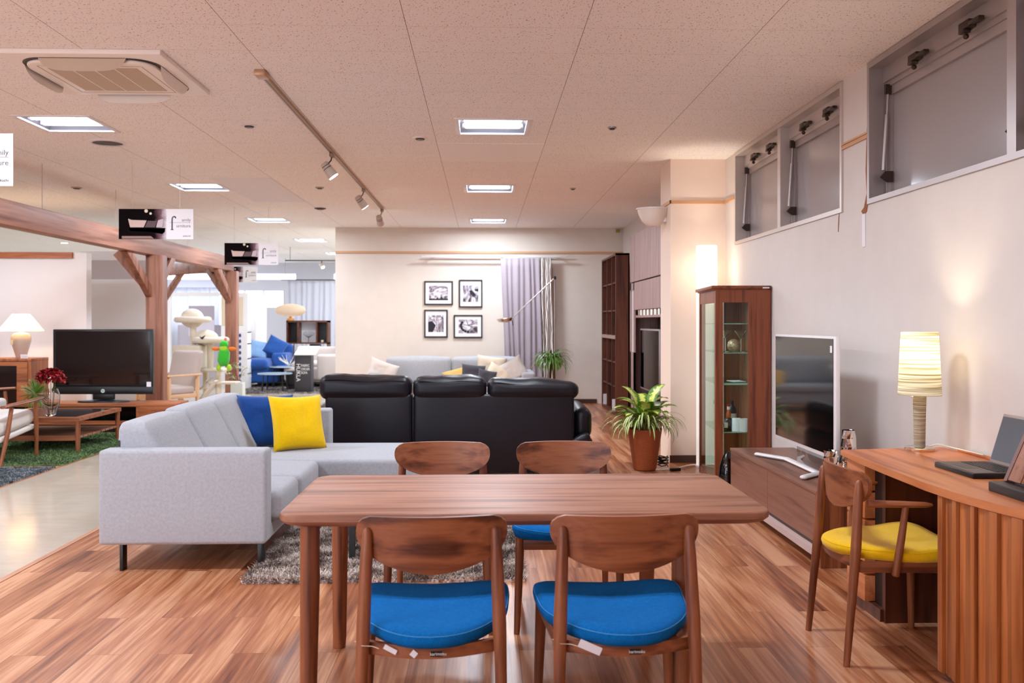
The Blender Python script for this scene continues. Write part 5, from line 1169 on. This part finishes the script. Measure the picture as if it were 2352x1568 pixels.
# TV and its board
t = thing('television_board', 'long low teak television board under the black television at left', 'television stand', (-4.7, 11.4, 0)); ox, oy = -4.7, 11.4
b = MB(); b.box(*L(-5.75, -3.73, 11.2, 11.66), .315, .355, .004); b.box(*L(-3.775, -3.735, 11.2, 11.66), .12, .315); b.box(*L(-5.75, -5.71, 11.2, 11.66), .12, .315); b.box(*L(-5.71, -3.775, 11.2, 11.66), .10, .14); b.box(*L(-5.71, -3.775, 11.63, 11.66), .14, .315); b.box(*L(-4.22, -4.18, 11.21, 11.63), .14, .315)
b.make('carcass', 'teak_x', t)
MB().box(*L(-4.18, -3.775, 11.2, 11.22), .14, .315).make('drawer', 'teak_x', t, smooth=False)
MB().box(*L(-5.71, -4.22, 11.25, 11.26), .142, .313).make('glass_front', 'screen', t, smooth=False)
MB().box(*L(-5.6, -3.9, 11.26, 11.6), 0, .10).make('plinth', 'black', t, smooth=False)
t = thing('television', 'large black television on the teak board at left', 'television', (-4.685, 11.4, .355))
MB().box(-.61, .605, -.02, .04, .10, .90, .008).make('housing', 'black_plastic', t); MB().box(-.575, .57, -.0225, -.02, .215, .875).make('screen', 'screen', t, smooth=False)
MB().box(-.61, .61, -.03, -.018, .10, .19, .004).make('speaker_bar', 'black_plastic', t)
MB().rod((0.0, -.032, .14), (0.0, -.028, .14), .024, n=28).make('logo_disc', plain('logo_green', srgb(190, 220, 200), .4), t)
text('lettering', 'hp', .022, 'lettering_dark', Matrix.Translation((0, -.0325, .134)) @ P90, t, 'CENTER', .0003)
MB().box(.53, .585, -.0235, -.0225, .19, .25).make('energy_label', 'paper', t, smooth=False)
MB().box(-.13, .13, -.02, .03, .03, .11, .01).make('neck', 'black_plastic', t); MB().lathe([(.32, 0), (.31, .018), (.0001, .03)], n=40, sy=.42, closed_bot=True).make('base', 'black_plastic', t)

# coffee table, vase, armchairs
t = thing('coffee_table', 'square walnut coffee table with a dark top and slatted lower shelf at left', 'coffee table', (-4.62, 9.9, .0)); ox, oy = -4.62, 9.9; Z0 = .0
X0, X1, Y0, Y1 = -.52, .50, -.47, .60
b = MB(); b.box(X0, X1, Y0, Y0 + .06, .33, .37); b.box(X0, X1, Y1 - .06, Y1, .33, .37); b.box(X0, X0 + .06, Y0 + .06, Y1 - .06, .33, .37); b.box(X1 - .06, X1, Y0 + .06, Y1 - .06, .33, .37); b.make('frame', 'walnut_x', t, smooth=False)
MB().box(X0 + .06, X1 - .06, Y0 + .06, Y1 - .06, .352, .366).make('top_panel', plain('smoked_top', srgb(50, 40, 42), .08, spec=.7), t, smooth=False)
for x in (X0 + .03, X1 - .03):
    for y in (Y0 + .03, Y1 - .03): MB().rod((x, y, 0.012), (x, y, .335), .022, .026).make('leg', 'walnut_z', t)
b = MB()
for k in range(9): y = Y0 + .06 + k * (Y1 - Y0 - .12) / 8.6; b.box(X0 + .03, X1 - .03, y, y + .09, .15, .168)
b.make('lower_shelf', 'table_x', t, smooth=False)
b = MB(); b.box(X0 + .03, X1 - .03, Y0 + .02, Y0 + .045, .13, .17); b.box(X0 + .03, X1 - .03, Y1 - .045, Y1 - .02, .13, .17); b.make('stretcher', 'walnut_x', t, smooth=False)
t = thing('flower_vase', 'clear glass vase holding the red flowers on the coffee table', 'vase', (-4.50, 9.62, .37))
vg = NT('vase_glass'); vg.b.inputs['Transmission Weight'].default_value = 1; vg.b.inputs['Roughness'].default_value = .03; vg.b.inputs['IOR'].default_value = 1.3; nz = vg.n('ShaderNodeTexNoise', Scale=22.0, Detail=2.0); vg.l(coords(vg, (1, 1, 1.6)), nz.inputs[0]); bump(vg, nz.outputs[0], .5, .02)
MB().lathe([(.045, 0), (.05, .01), (.078, .10), (.092, .17), (.088, .23), (.07, .28), (.066, .28), (.083, .23), (.087, .17), (.072, .1), (.045, .02), (.0001, .02)], n=36, closed_bot=True).make('glass', 'crystal', t)
t = thing('red_flowers', 'bunch of dark red flowers with a fan of green leaf in the glass vase', 'flowers', (-4.50, 9.62, .40))
b = MB(); rr = random.Random(5)
for k in range(64):
    a = rr.uniform(0, 2 * PI); e = rr.uniform(-.3, 1.4); c = Vector((.115 * math.cos(a) * math.cos(e), .10 * math.sin(a) * math.cos(e), .35 + .085 * math.sin(e)))
    for j in range(5): blade(b, c, rr.uniform(0, 2 * PI), .055, .036, rr.uniform(-.4, 1.2), 1.4, 4, .4, .6)
finish_leaf(b, 'petals', M['red'], t)
b = MB(); 
for k in range(5): b.rod((.02 * math.cos(k * 1.3), .02 * math.sin(k * 1.3), 0), (.05 * math.cos(k * 1.3), .05 * math.sin(k * 1.3), .34), .003, n=6)
b.make('stem', plain('flower_stem', srgb(90, 110, 50), .6), t)
fan = leafmat('fan_leaf', srgb(130, 176, 64), srgb(200, 220, 160), .2)
b = MB()
for k in range(110): a = rr.uniform(.2, 2 * PI); blade(b, (-.12 + .01 * math.cos(a), -.08, .20 + .01 * math.sin(a)), PI if math.cos(a) < 0 else 0, rr.uniform(.12, .17), .022, math.asin(max(-1, min(1, math.sin(a)))), .35, 5, .2, .5)
finish_leaf(b, 'fan_leaf', fan, t)

def lounge(label, loc, rz):
    t = thing('lounge_chair', label, 'armchair', loc, rz, 'walnut lounge chairs with white cushions')
    for s in (-1, 1):
        MB().tube([(s * .33, .34, 0), (s * .345, .30, .3), (s * .35, .28, .54)], [.016, .021, .020], 14).make('leg', 'walnut_z', t)
        MB().tube([(s * .33, -.34, 0), (s * .345, -.24, .3), (s * .35, -.18, .53)], [.015, .021, .019], 14).make('leg', 'walnut_z', t)
        b = MB(); n = 12; b.ring_surface([[(s * (.35 + .01 * math.sin(u * 3)) + (.026 + .012 * math.sin(PI * u)) * math.cos(a), -.34 + .74 * u, .545 + .03 * u + .014 * math.sin(a)) for a in [2 * PI * q / 12 for q in range(12)]] for u in [k / n for k in range(n + 1)]]); b.make('armrest', 'walnut_y', t)
    MB().rbox(-.315, .315, -.30, .33, .27, .41, .05, (.01, .01, .03), 7, lambda q: Vector((q.x, q.y, q.z + .10 * (q.y + .3)))).make('seat_cushion', 'white_fabric', t, 60)
    MB().rbox(-.32, .32, -.32, .33, .21, .262, .02, (0, 0, 0), 5, lambda q: Vector((q.x, q.y, q.z + .10 * (q.y + .3)))).make('seat_frame', 'white_fabric', t, 60)
    MB().rbox(-.31, .31, -.10, .02, .0, .52, .05, (.0, .025, 0), 7, lambda q: Vector((q.x, q.y - .30 - .42 * (q.z), q.z + .38))).make('back_cushion', 'white_fabric', t, 60)
    return t
L0 = lounge('walnut lounge chair with white cushions at the left edge, facing the television', (-4.76, 8.84, .012), 0)
copy_tree(L0, loc=(-5.75, 10.25, .012), rz=-PI / 2, label='second lounge chair behind, beside the teak cabinet, its armrest and white cushion showing')
# ================================================================ MIDDLE DISTANCE
t = thing('cat_tree', 'cream plush cat tree with two round perches and a ramp, behind the timber post', 'cat tree', (-4.2, 13.6, 0)); PL = 'plush'
MB().rbox(-.32, .42, -.28, .25, 0, .06, .02).make('base', PL, t, 60)
def perch(x, y, z, r, nm='perch'):
    b = MB(); b.lathe([(.0001, z), (r * .8, z - .01), (r * .86, z + .02), (.0001, z + .03)], x, y, 32)
    P = [(x + r * .86 * math.cos(a), y + r * .86 * math.sin(a), z + .03) for a in [2 * PI * k / 32 for k in range(33)]]; b.tube(P, .045, 12, caps=False); o = b.make(nm, PL, t, 80); return o
p1 = perch(-.09, 0, 1.35, .26); MB().sphere((-.12, .06, 1.40), .17, 1, .7, .85, 4).make('perch_cushion', PL, p1, 80)
p2 = perch(.18, -.04, 1.05, .26); MB().sphere((.08, .05, 1.11), .17, 1.1, .7, .7, 4).make('perch_cushion', PL, p2, 80)
MB().rod((-.08, 0, 1.01), (-.09, 0, 1.36), .045, .05).make('post', PL, t); MB().rod((.17, -.02, .66), (.18, -.04, 1.06), .045, .05).make('post', PL, t)
MB().rbox(-.32, .09, -.24, .2, .66, 1.0, .025).make('box', PL, t, 60)
MB().rbox(-.32, .42, -.27, .22, .62, .66, .02).make('shelf', PL, t, 60)
for x, y in ((-.2, -.2), (.34, -.2), (.05, .15)): MB().rod((x, y, .05), (x, y, .63), .04, n=16).make('post', PL, t)
b = MB(); b.grid(lambda u, v: Vector((-.16 + .36 * u, -.25 + .3 * v, .52 - .16 * math.sin(PI * u))), 14, 4); o = b.make('hammock', PL, t, 180); so = o.modifiers.new('solid', 'SOLIDIFY'); so.thickness = .015
MB().rbox(.22, .62, -.30, -.02, .44, .475, .015).make('step', PL, t, 60)
MB().rbox(-.14, .14, -.31, .31, -.015, .015, .012, (0, 0, 0), 5, lambda q: (Matrix.Translation((.16, -.30, .26)) @ Matrix.Rotation(-.9, 4, 'Y') @ Matrix.Rotation(PI / 2, 4, 'Z') @ q)).make('ramp', PL, t, 60)
lab(MB().prism([(-.05, .02), (-.015, -.005), (.0, .0), (.045, .03), (.01, -.03), (-.012, -.03)], 0, .01, .002).make('toy_bird', 'black', None, 60, (-4.06, 13.30, 1.125)), 'little black toy lying on the right perch of the cat tree', 'toy'); bpy.data.objects['toy_bird'].rotation_euler = (PI / 2 - .3, 0, 0)
t = thing('plush_parrot', 'bright green plush parrot with orange wings hanging on the cat tree', 'stuffed toy', (-3.62, 13.2, .66)); ox, oy = 0, 0
gp = fabric('green_plush', srgb(70, 214, 60), srgb(30, 170, 40), 300, bmp=.8, sheen=.5); yp = fabric('lime_plush', srgb(196, 236, 70), srgb(150, 214, 50), 300, bmp=.8); op = plain('orange_plush', srgb(250, 130, 40), .9)
MB().tube([(-.1, 0, .05), (-.11, 0, .13), (-.1, 0, .25), (-.10, 0, .32)], [.05, .085, .08, .04], 20).make('body', gp, t, 80); MB().sphere((-.10, -.01, .36), .062, sub=3).make('head', gp, t, 80)
MB().sphere((-.10, -.05, .31), .035, 1.5, .6, 1.2, 3).make('face', yp, t, 80); MB().sphere((-.11, -.045, .16), .06, .9, .5, 1.3, 3).make('belly', plain('mint_plush', srgb(150, 224, 170), .9), t, 80)
for s in (-1, 1): MB().sphere((-.10 + s * .115, -.01, .30), .045, 1.3, .6, .6, 3).make('wing', op, t, 80)
MB().sphere((-.08, 0, .435), .02, 1, .7, 1.4, 2).make('crest', plain('coral_plush', srgb(250, 140, 110), .9), t, 80)
for s in (-1, 1): MB().sphere((-.10 + s * .075, -.02, .03), .045, .75, .8, 1.1, 3).make('foot', yp, t, 80)
t = thing('lounge_chair', 'high-backed beige armchair with a pale beech frame behind the timber post', 'armchair', (-4.36, 12.75, 0), -.5)
MB().rbox(-.30, .24, -.26, .26, .34, .46, .04, (0, 0, .02)).make('seat_cushion', 'beige_fabric', t, 60); MB().rbox(-.28, .24, .0, .12, .0, .52, .045, (0, .02, 0), 6, lambda q: Vector((q.x, q.y + .2 + .25 * q.z, q.z + .42))).make('back_cushion', 'beige_fabric', t, 60)
for s in (-1, 1):
    for y in (-.26, .24): MB().box(s * .30 - .02, s * .30 + .02, y - .02, y + .02, 0, .60, .004).make('leg', 'beech_z', t)
    MB().box(s * .30 - .035, s * .30 + .035, -.31, .30, .60, .625, .008).make('armrest', 'beech_y', t)
    MB().box(s * .30 - .012, s * .30 + .012, -.26, .24, .30, .36, .004).make('rail', 'beech_y', t)
MB().box(-.3, .3, -.275, -.25, .28, .35, .004).make('rail', 'beech_x', t); MB().box(-.3, .3, .23, .25, .30, .36, .004).make('rail', 'beech_x', t)
t = thing('potted_plant', 'thin-leaved plant in a tall pale planter at the foot of the second timber post', 'potted plant', (-3.99, 14.95, 0))
MB().prism([(-.095, -.095), (.095, -.095), (.095, .095), (-.095, .095)], 0, .36, .008).make('planter', plain('planter_grey', srgb(196, 200, 190), .6), t)
b = MB(); sb = MB(); rr = random.Random(9)
for k in range(9):
    a = rr.uniform(0, 2 * PI); tip = Vector((.2 * math.cos(a) * rr.uniform(.4, 1.2), .12 * math.sin(a), .36 + rr.uniform(.08, .32))); sb.tube([(0, 0, .35), tip * .5 + Vector((0, 0, .25)), tip], .004, 5)
    for j in range(7): blade(b, tip + Vector((rr.uniform(-.05, .05), 0, rr.uniform(-.03, .03))), rr.uniform(0, 2 * PI), rr.uniform(.06, .11), .03, rr.uniform(-.2, .7), .8, 5, .2, .6)
finish_leaf(b, 'leaves', leafmat('pale_leaf', srgb(150, 176, 130), srgb(206, 214, 180), .3), t); sb.make('stem', 'walnut_z', t)

# ================================================================ FAR HALL
t = thing('display_booth', 'white display booth with an open window panel in the far hall', 'display booth', (-5.7, 19.5, 0)); ox, oy = -5.7, 19.5
wp = 'panel_white'
b = MB(); b.box(*L(-5.56, -5.0, 19.5, 19.58), 0, 1.97); b.box(*L(-7.1, -5.56, 19.5, 19.58), 1.90, 1.97); b.box(*L(-7.1, -6.62, 19.5, 19.58), 0, 1.90); b.box(*L(-5.08, -5.0, 19.58, 21.2), 0, 1.97)
b.make('panel', wp, t, smooth=False)
MB().box(*L(-5.55, -5.10, 19.485, 19.5), 1.28, 1.88).make('beige_board', plain('beige_board', srgb(226, 204, 180), .8), t, smooth=False)
MB().box(*L(-6.6, -5.6, 19.9, 19.93), .0, 1.28).make('low_panel', plain('grey_low_panel', srgb(196, 190, 200), .8), t, smooth=False)
lab(MB().box(-.27, .27, -.01, .01, -.32, .32).make('display_board', plain('mauve_board', srgb(178, 168, 180), .8), None, False, (-6.0, 19.6, 1.37)), 'mauve and lilac display board seen above the top perch of the cat tree', 'display board')
MB().box(-.27, .27, -.012, -.01, -.32, .02).make('lower_sheet', plain('lilac_sheet', srgb(214, 208, 222), .8), bpy.data.objects['display_board'], smooth=False)
t = thing('fabric_rack', 'white swatch rack with a column of blue dots on its edge, beside the booth', 'display rack', (-4.80, 18.45, 0))
b = MB(); b.box(-.09, .09, -.12, -.10, 0, 1.15); b.box(-.09, -.07, -.1, .2, 0, 1.15); b.box(.07, .09, -.1, .2, 0, 1.15)
for z in (.3, .6, .9, 1.13): b.box(-.09, .09, -.1, .2, z, z + .02)
b.make('frame', 'white_plastic', t, smooth=False)
for k in range(9): MB().sphere((-.05, -.125, 1.08 - k * .115), .028, .8, .3, 1.4, 2).make('dot', plain('dot_blue', srgb(30, 60, 130), .6) if k == 0 else bpy.data.materials['dot_blue'], t)
t = thing('fabric_sofa', 'royal blue sofa in the far hall', 'sofa', (-4.40, 19.3, 0.02)); BF = 'blue_far'
MB().rbox(-.55, .2, -.6, .5, .08, .42, .05).make('base', BF, t, 60); MB().rbox(-.55, .02, -.68, .1, .36, .56, .09, (0, 0, .03)).make('seat_cushion', BF, t, 60); MB().rbox(-.0, .32, -.25, .55, .08, .68, .07).make('arm', BF, t, 60); MB().rbox(-.6, .3, .35, .6, .1, .86, .08).make('backrest', BF, t, 60)
for x, y in ((-.45, -.55), (.12, -.55), (-.45, .5), (.25, .5)): MB().box(x - .02, x + .02, y - .02, y + .02, 0, .09).make('leg', 'black', t, smooth=False)
cushion('throw_cushion', 'blue_far', (-4.36, 19.25, .82), PI / 2 - .3, .5, .2, .42, .42, .16, 'dark blue cushion propped in the corner of the blue sofa')
cushion('throw_cushion', fabric('sky_fabric', srgb(146, 180, 220), srgb(110, 150, 200), 600), (-4.70, 19.2, .76), PI / 2 - .3, .2, .1, .4, .4, .15, 'light blue cushion at the left end of the blue sofa')
def round_table(x, y, r, z, label, leg='black', top=None):
    t = thing('side_table', label, 'side table', (x, y, .02), group='round metal tables in the far hall')
    MB().lathe([(.0001, z - .02), (r, z - .02), (r, z), (.0001, z)], n=36).make('tabletop', top or plain('pale_blue_top', srgb(186, 204, 220), .15), t)
    for k in range(4): a = PI / 4 + k * PI / 2; MB().rod((r * .85 * math.cos(a), r * .85 * math.sin(a), 0), (r * .75 * math.cos(a), r * .75 * math.sin(a), z - .02), .012).make('leg', leg, t)
round_table(-4.03, 17.75, .33, .34, 'pale round table with thin black legs, nearest in the far hall')
round_table(-4.1, 18.8, .28, .42, 'small pale round table behind the nearest one, beneath the dried branches')
t = thing('side_table', 'low dark side table left of the black stand in the far hall', 'side table', (-3.74, 18.15, .02)); MB().rbox(-.13, .13, -.15, .15, .08, .36, .02).make('body', 'black', t)
MB().box(-.1, .1, -.1, .1, 0, .09).make('foot', 'black', t, smooth=False)
t = thing('dried_branches', 'pale dried branches lying on the far round table', 'dried branches', (-3.98, 18.8, .442)); b = MB(); rr = random.Random(2)
for k in range(16): a = rr.uniform(0, 2 * PI); b.tube([(.0, 0, 0), (.1 * math.cos(a), .1 * math.sin(a), .08), (.22 * math.cos(a), .1 * math.sin(a), .12 + rr.uniform(0, .12))], [.008, .006, .003], 5)
b.make('branches', plain('dried_white', srgb(226, 216, 200), .8), t)
t = thing('fabric_sofa', 'cream sofa facing the tables in the far hall, behind the black stand', 'sofa', (-3.3, 19.3, .02)); BG = 'beige_fabric'
MB().rbox(-.75, .6, -.7, .4, .12, .42, .06).make('base', BG, t, 60); MB().rbox(-.7, .55, .2, .5, .3, .80, .08).make('backrest', BG, t, 60); MB().rbox(.0, .8, -1.15, -.85, .16, .68, .05).make('armrest', BG, t, 60); MB().rbox(-.6, .4, -.68, .2, .38, .52, .06).make('seat_cushion', BG, t, 60)
for x, y in ((-.6, -.6), (.3, -1.1), (.3, .3)): MB().rod((x, y, 0), (x, y, .17), .015).make('leg', 'black', t)
cushion('throw_cushion', fabric('check_fabric', srgb(190, 182, 180), srgb(150, 144, 146), 80), (-2.93, 19.45, .87), PI / 2 - .2, .1, 0, .36, .3, .12, 'grey checked cushion on the cream far sofa')
t = thing('display_stand', 'dark slanted-top stand with white lettering in the far hall', 'display stand', (-3.415, 17.45, 0))
MB().box(-.155, .155, -.10, .18, 0, .725, .003).make('body', plain('charcoal_stand', srgb(52, 50, 56), .6), t)
MB().box(-.18, .22, -.28, .26, -.008, .008, mat=Matrix.Translation((.02, .14, .80)) @ Matrix.Rotation(.28, 4, 'X')).make('top_sheet', plain('top_sheet', srgb(206, 202, 206), .5), t, smooth=False)
for i, s_ in enumerate(('FABRIC', 'ORDER', 'SOFA')): text('lettering', s_, .068, 'lettering_white', Matrix.Translation((-.035, -.102, .50 - i * .068)) @ P90 @ Matrix.Diagonal((.75, 1, 1, 1)), t)
text('lettering', 'HUKLA', .11, 'lettering_white', Matrix.Translation((-.12, -.102, .56)) @ P90 @ Matrix.Rotation(-PI / 2, 4, 'Z') @ Matrix.Diagonal((.95, 1, 1, 1)), t)
t = thing('side_table', 'small glass table half hidden behind the left end of the black sofa', 'side table', (-2.0, 10.3, 0)); MB().lathe([(.0001, .36), (.22, .36), (.22, .372), (.0001, .372)], n=32).make('tabletop', 'glass_edge', t)
for k in range(3): MB().rod((.15 * math.cos(k * 2.1), .15 * math.sin(k * 2.1), 0), (.15 * math.cos(k * 2.1), .15 * math.sin(k * 2.1), .36), .008).make('leg', 'chrome', t)
t = thing('shelf_unit', 'dark walnut open shelf on legs in front of the sheer curtains in the far hall', 'shelf', (-3.84, 20, 0)); ox, oy = -3.84, 20
b = MB(); b.box(-.455, .455, 0, .32, 1.34, 1.38); b.box(-.455, .455, 0, .32, .87, .90); b.box(-.455, -.425, 0, .32, .0, 1.38); b.box(.425, .455, 0, .32, .25, 1.38); b.box(-.22, -.18, 0, .32, .9, 1.34); b.box(.185, .215, 0, .32, .9, 1.34); b.box(-.30, -.28, 0, .02, .1, .87); b.box(-.455, .455, 0, .32, .25, .29); b.box(.425, .455, 0, .32, 0, .25)
b.make('frame', 'darkwood_x', t, smooth=False)
b = MB(); MB().box(-.425, -.22, .29, .31, .9, 1.34).make('back_board', 'black', t, smooth=False); b.box(.215, .425, .29, .31, .9, 1.34); b.make('back_board', 'black', t, smooth=False); MB().box(.03, .25, .1, .3, .55, .86).make('drawer_box', 'black', t, smooth=False)
MB().box(-.178, .183, .28, .285, .902, 1.338).make('white_panel', 'paper', t, smooth=False)
lab(MB().lathe([(.03, 0), (.035, .05), (.0001, .05)], n=16, closed_bot=True).make('ornament', plain('cream_ornament', srgb(230, 220, 206), .5), None, None, (-3.53, 20.1, .902)), 'tiny cream ornament in the right compartment of the dark shelf', 'ornament')
t = thing('wire_tree', 'dark wire tree ornament in the middle of the dark shelf', 'ornament', (-3.84, 20.15, .9)); b = MB(); b.rod((0, 0, 0), (0, 0, .13), .006, n=6)
for k in range(9): a = PI * (.12 + .76 * k / 8); b.tube([(0, 0, .1), (.07 * math.cos(a), 0, .14), (.13 * math.cos(a), 0, .14 + .08 * math.sin(a)), (.12 * math.cos(a) + .01, 0, .18 + .08 * math.sin(a))], .003, 5)
b.make('branches', 'bronze', t)
t = thing('table_lamp', 'wide flattened oval glowing paper lamp on the dark shelf in the far hall', 'table lamp', (-4.22, 20.08, 1.38))
b = MB(); pr = [(.04, .09)] + [(.33 * math.sin(PI * k / 14) ** .8 + .0005, .225 - .135 * math.cos(PI * k / 14)) for k in range(1, 14)] + [(.05, .365)]; b.lathe(pr, n=44); b.make('lamp_shade', 'shade_oval', t)
MB().lathe([(.08, 0), (.08, .04), (.03, .05), (.03, .09)], n=24, closed_bot=True, closed_top=True).make('base', plain('brass_base', srgb(206, 140, 60), .4, metal=.3), t); bulb(t, (0, 0, .22), 2, .04, (1, .8, .6))
sheer = NT('sheer_curtain_fabric'); w_ = sheer.n('ShaderNodeBsdfTranslucent', Color=srgb(226, 228, 236)); df = sheer.n('ShaderNodeBsdfDiffuse', Color=srgb(222, 220, 226)); mx = sheer.n('ShaderNodeMixShader', Fac=.5); sheer.l(w_.outputs[0], mx.inputs[1]); sheer.l(df.outputs[0], mx.inputs[2]); sheer.l(mx.outputs[0], sheer.o.inputs[0])
curtain('curtain', -4.75, -3.25, -4.75, -3.25, 22.3, .1, 2.35, 11, .03, sheer.m, 'sheer white curtain behind the dark shelf in the far hall')
curtain('curtain', -3.22, -2.6, -3.12, -2.6, 22.2, .1, 2.33, 4, .04, fabric('grey_far_curtain', srgb(150, 144, 150), srgb(124, 118, 126), 400), 'grey curtain at the right of the sheer one, cut by the picture wall')
t = thing('curtain_rail', 'thin dark rail carrying the far hall curtains', 'curtain rail', (-3.8, 22.25, 2.37)); MB().rod((-1.1, 0, 0), (1.2, 0, 0), .012, n=8).make('rail', 'bronze', t)
for x in (-1.0, 1.1): MB().rod((x, 0, 0), (x, 0, CEIL - 2.37), .004, n=6).make('hanging_wire', 'alu', t)
sh2 = curtain('curtain', -8.7, -6.85, -8.7, -6.85, 23.9, .05, 2.25, 12, .02, sheer.m, 'bluish sheer curtain over the far window seen through the booth')
t = thing('lighting_track', 'thin lighting track near the far ceiling, beside the picture wall edge', 'lighting track', (-3.3, 19.0, 2.62)); MB().box(-.8, .8, -.015, .015, -.01, .012).make('rail', 'bronze', t, smooth=False)
for x in (-.7, .7): MB().rod((x, 0, .01), (x, 0, CEIL - 2.62), .004, n=6).make('hanging_rod', 'bronze', t)
t = thing('spotlight', 'tiny spotlight on the far lighting track', 'spotlight', (-3.35, 19.0, 2.61)); MB().rod((0, 0, 0), (0, 0, -.06), .01).make('stem', 'bronze', t); MB().rod((-.03, 0, -.05), (.03, -.03, -.13), .03, .04).make('head', 'chrome', t); MB().rod((.031, -.031, -.132), (.033, -.033, -.136), .036).make('lens', 'spot_face', t)
t = thing('potted_plant', 'green leafy plant at the left edge of the picture wall', 'potted plant', (-3.0, 20.3, 0)); MB().lathe([(.0001, 0), (.12, 0), (.15, .75), (.0001, .74)], n=24).make('planter', plain('planter_dark', srgb(120, 116, 120), .6), t)
b = MB(); rr = random.Random(8)
for k in range(46): a = rr.uniform(0, 2 * PI); blade(b, (.02 * math.cos(a), .02 * math.sin(a), .72 + rr.uniform(0, .35)), a, rr.uniform(.2, .36), .05, rr.uniform(.5, 1.3), 1.3, 6, .2, .6)
finish_leaf(b, 'leaves', leafmat('bright_leaf', srgb(76, 150, 50), srgb(150, 200, 90), .3), t)
lab(MB().lathe([(.04, 0), (.04, .1), (.0001, .1)], n=16, closed_bot=True).make('candle', plain('red_candle', srgb(214, 60, 70), .5), None, None, (-3.55, 20.1, .29)), 'small red candle on the lower board of the dark shelf', 'candle')
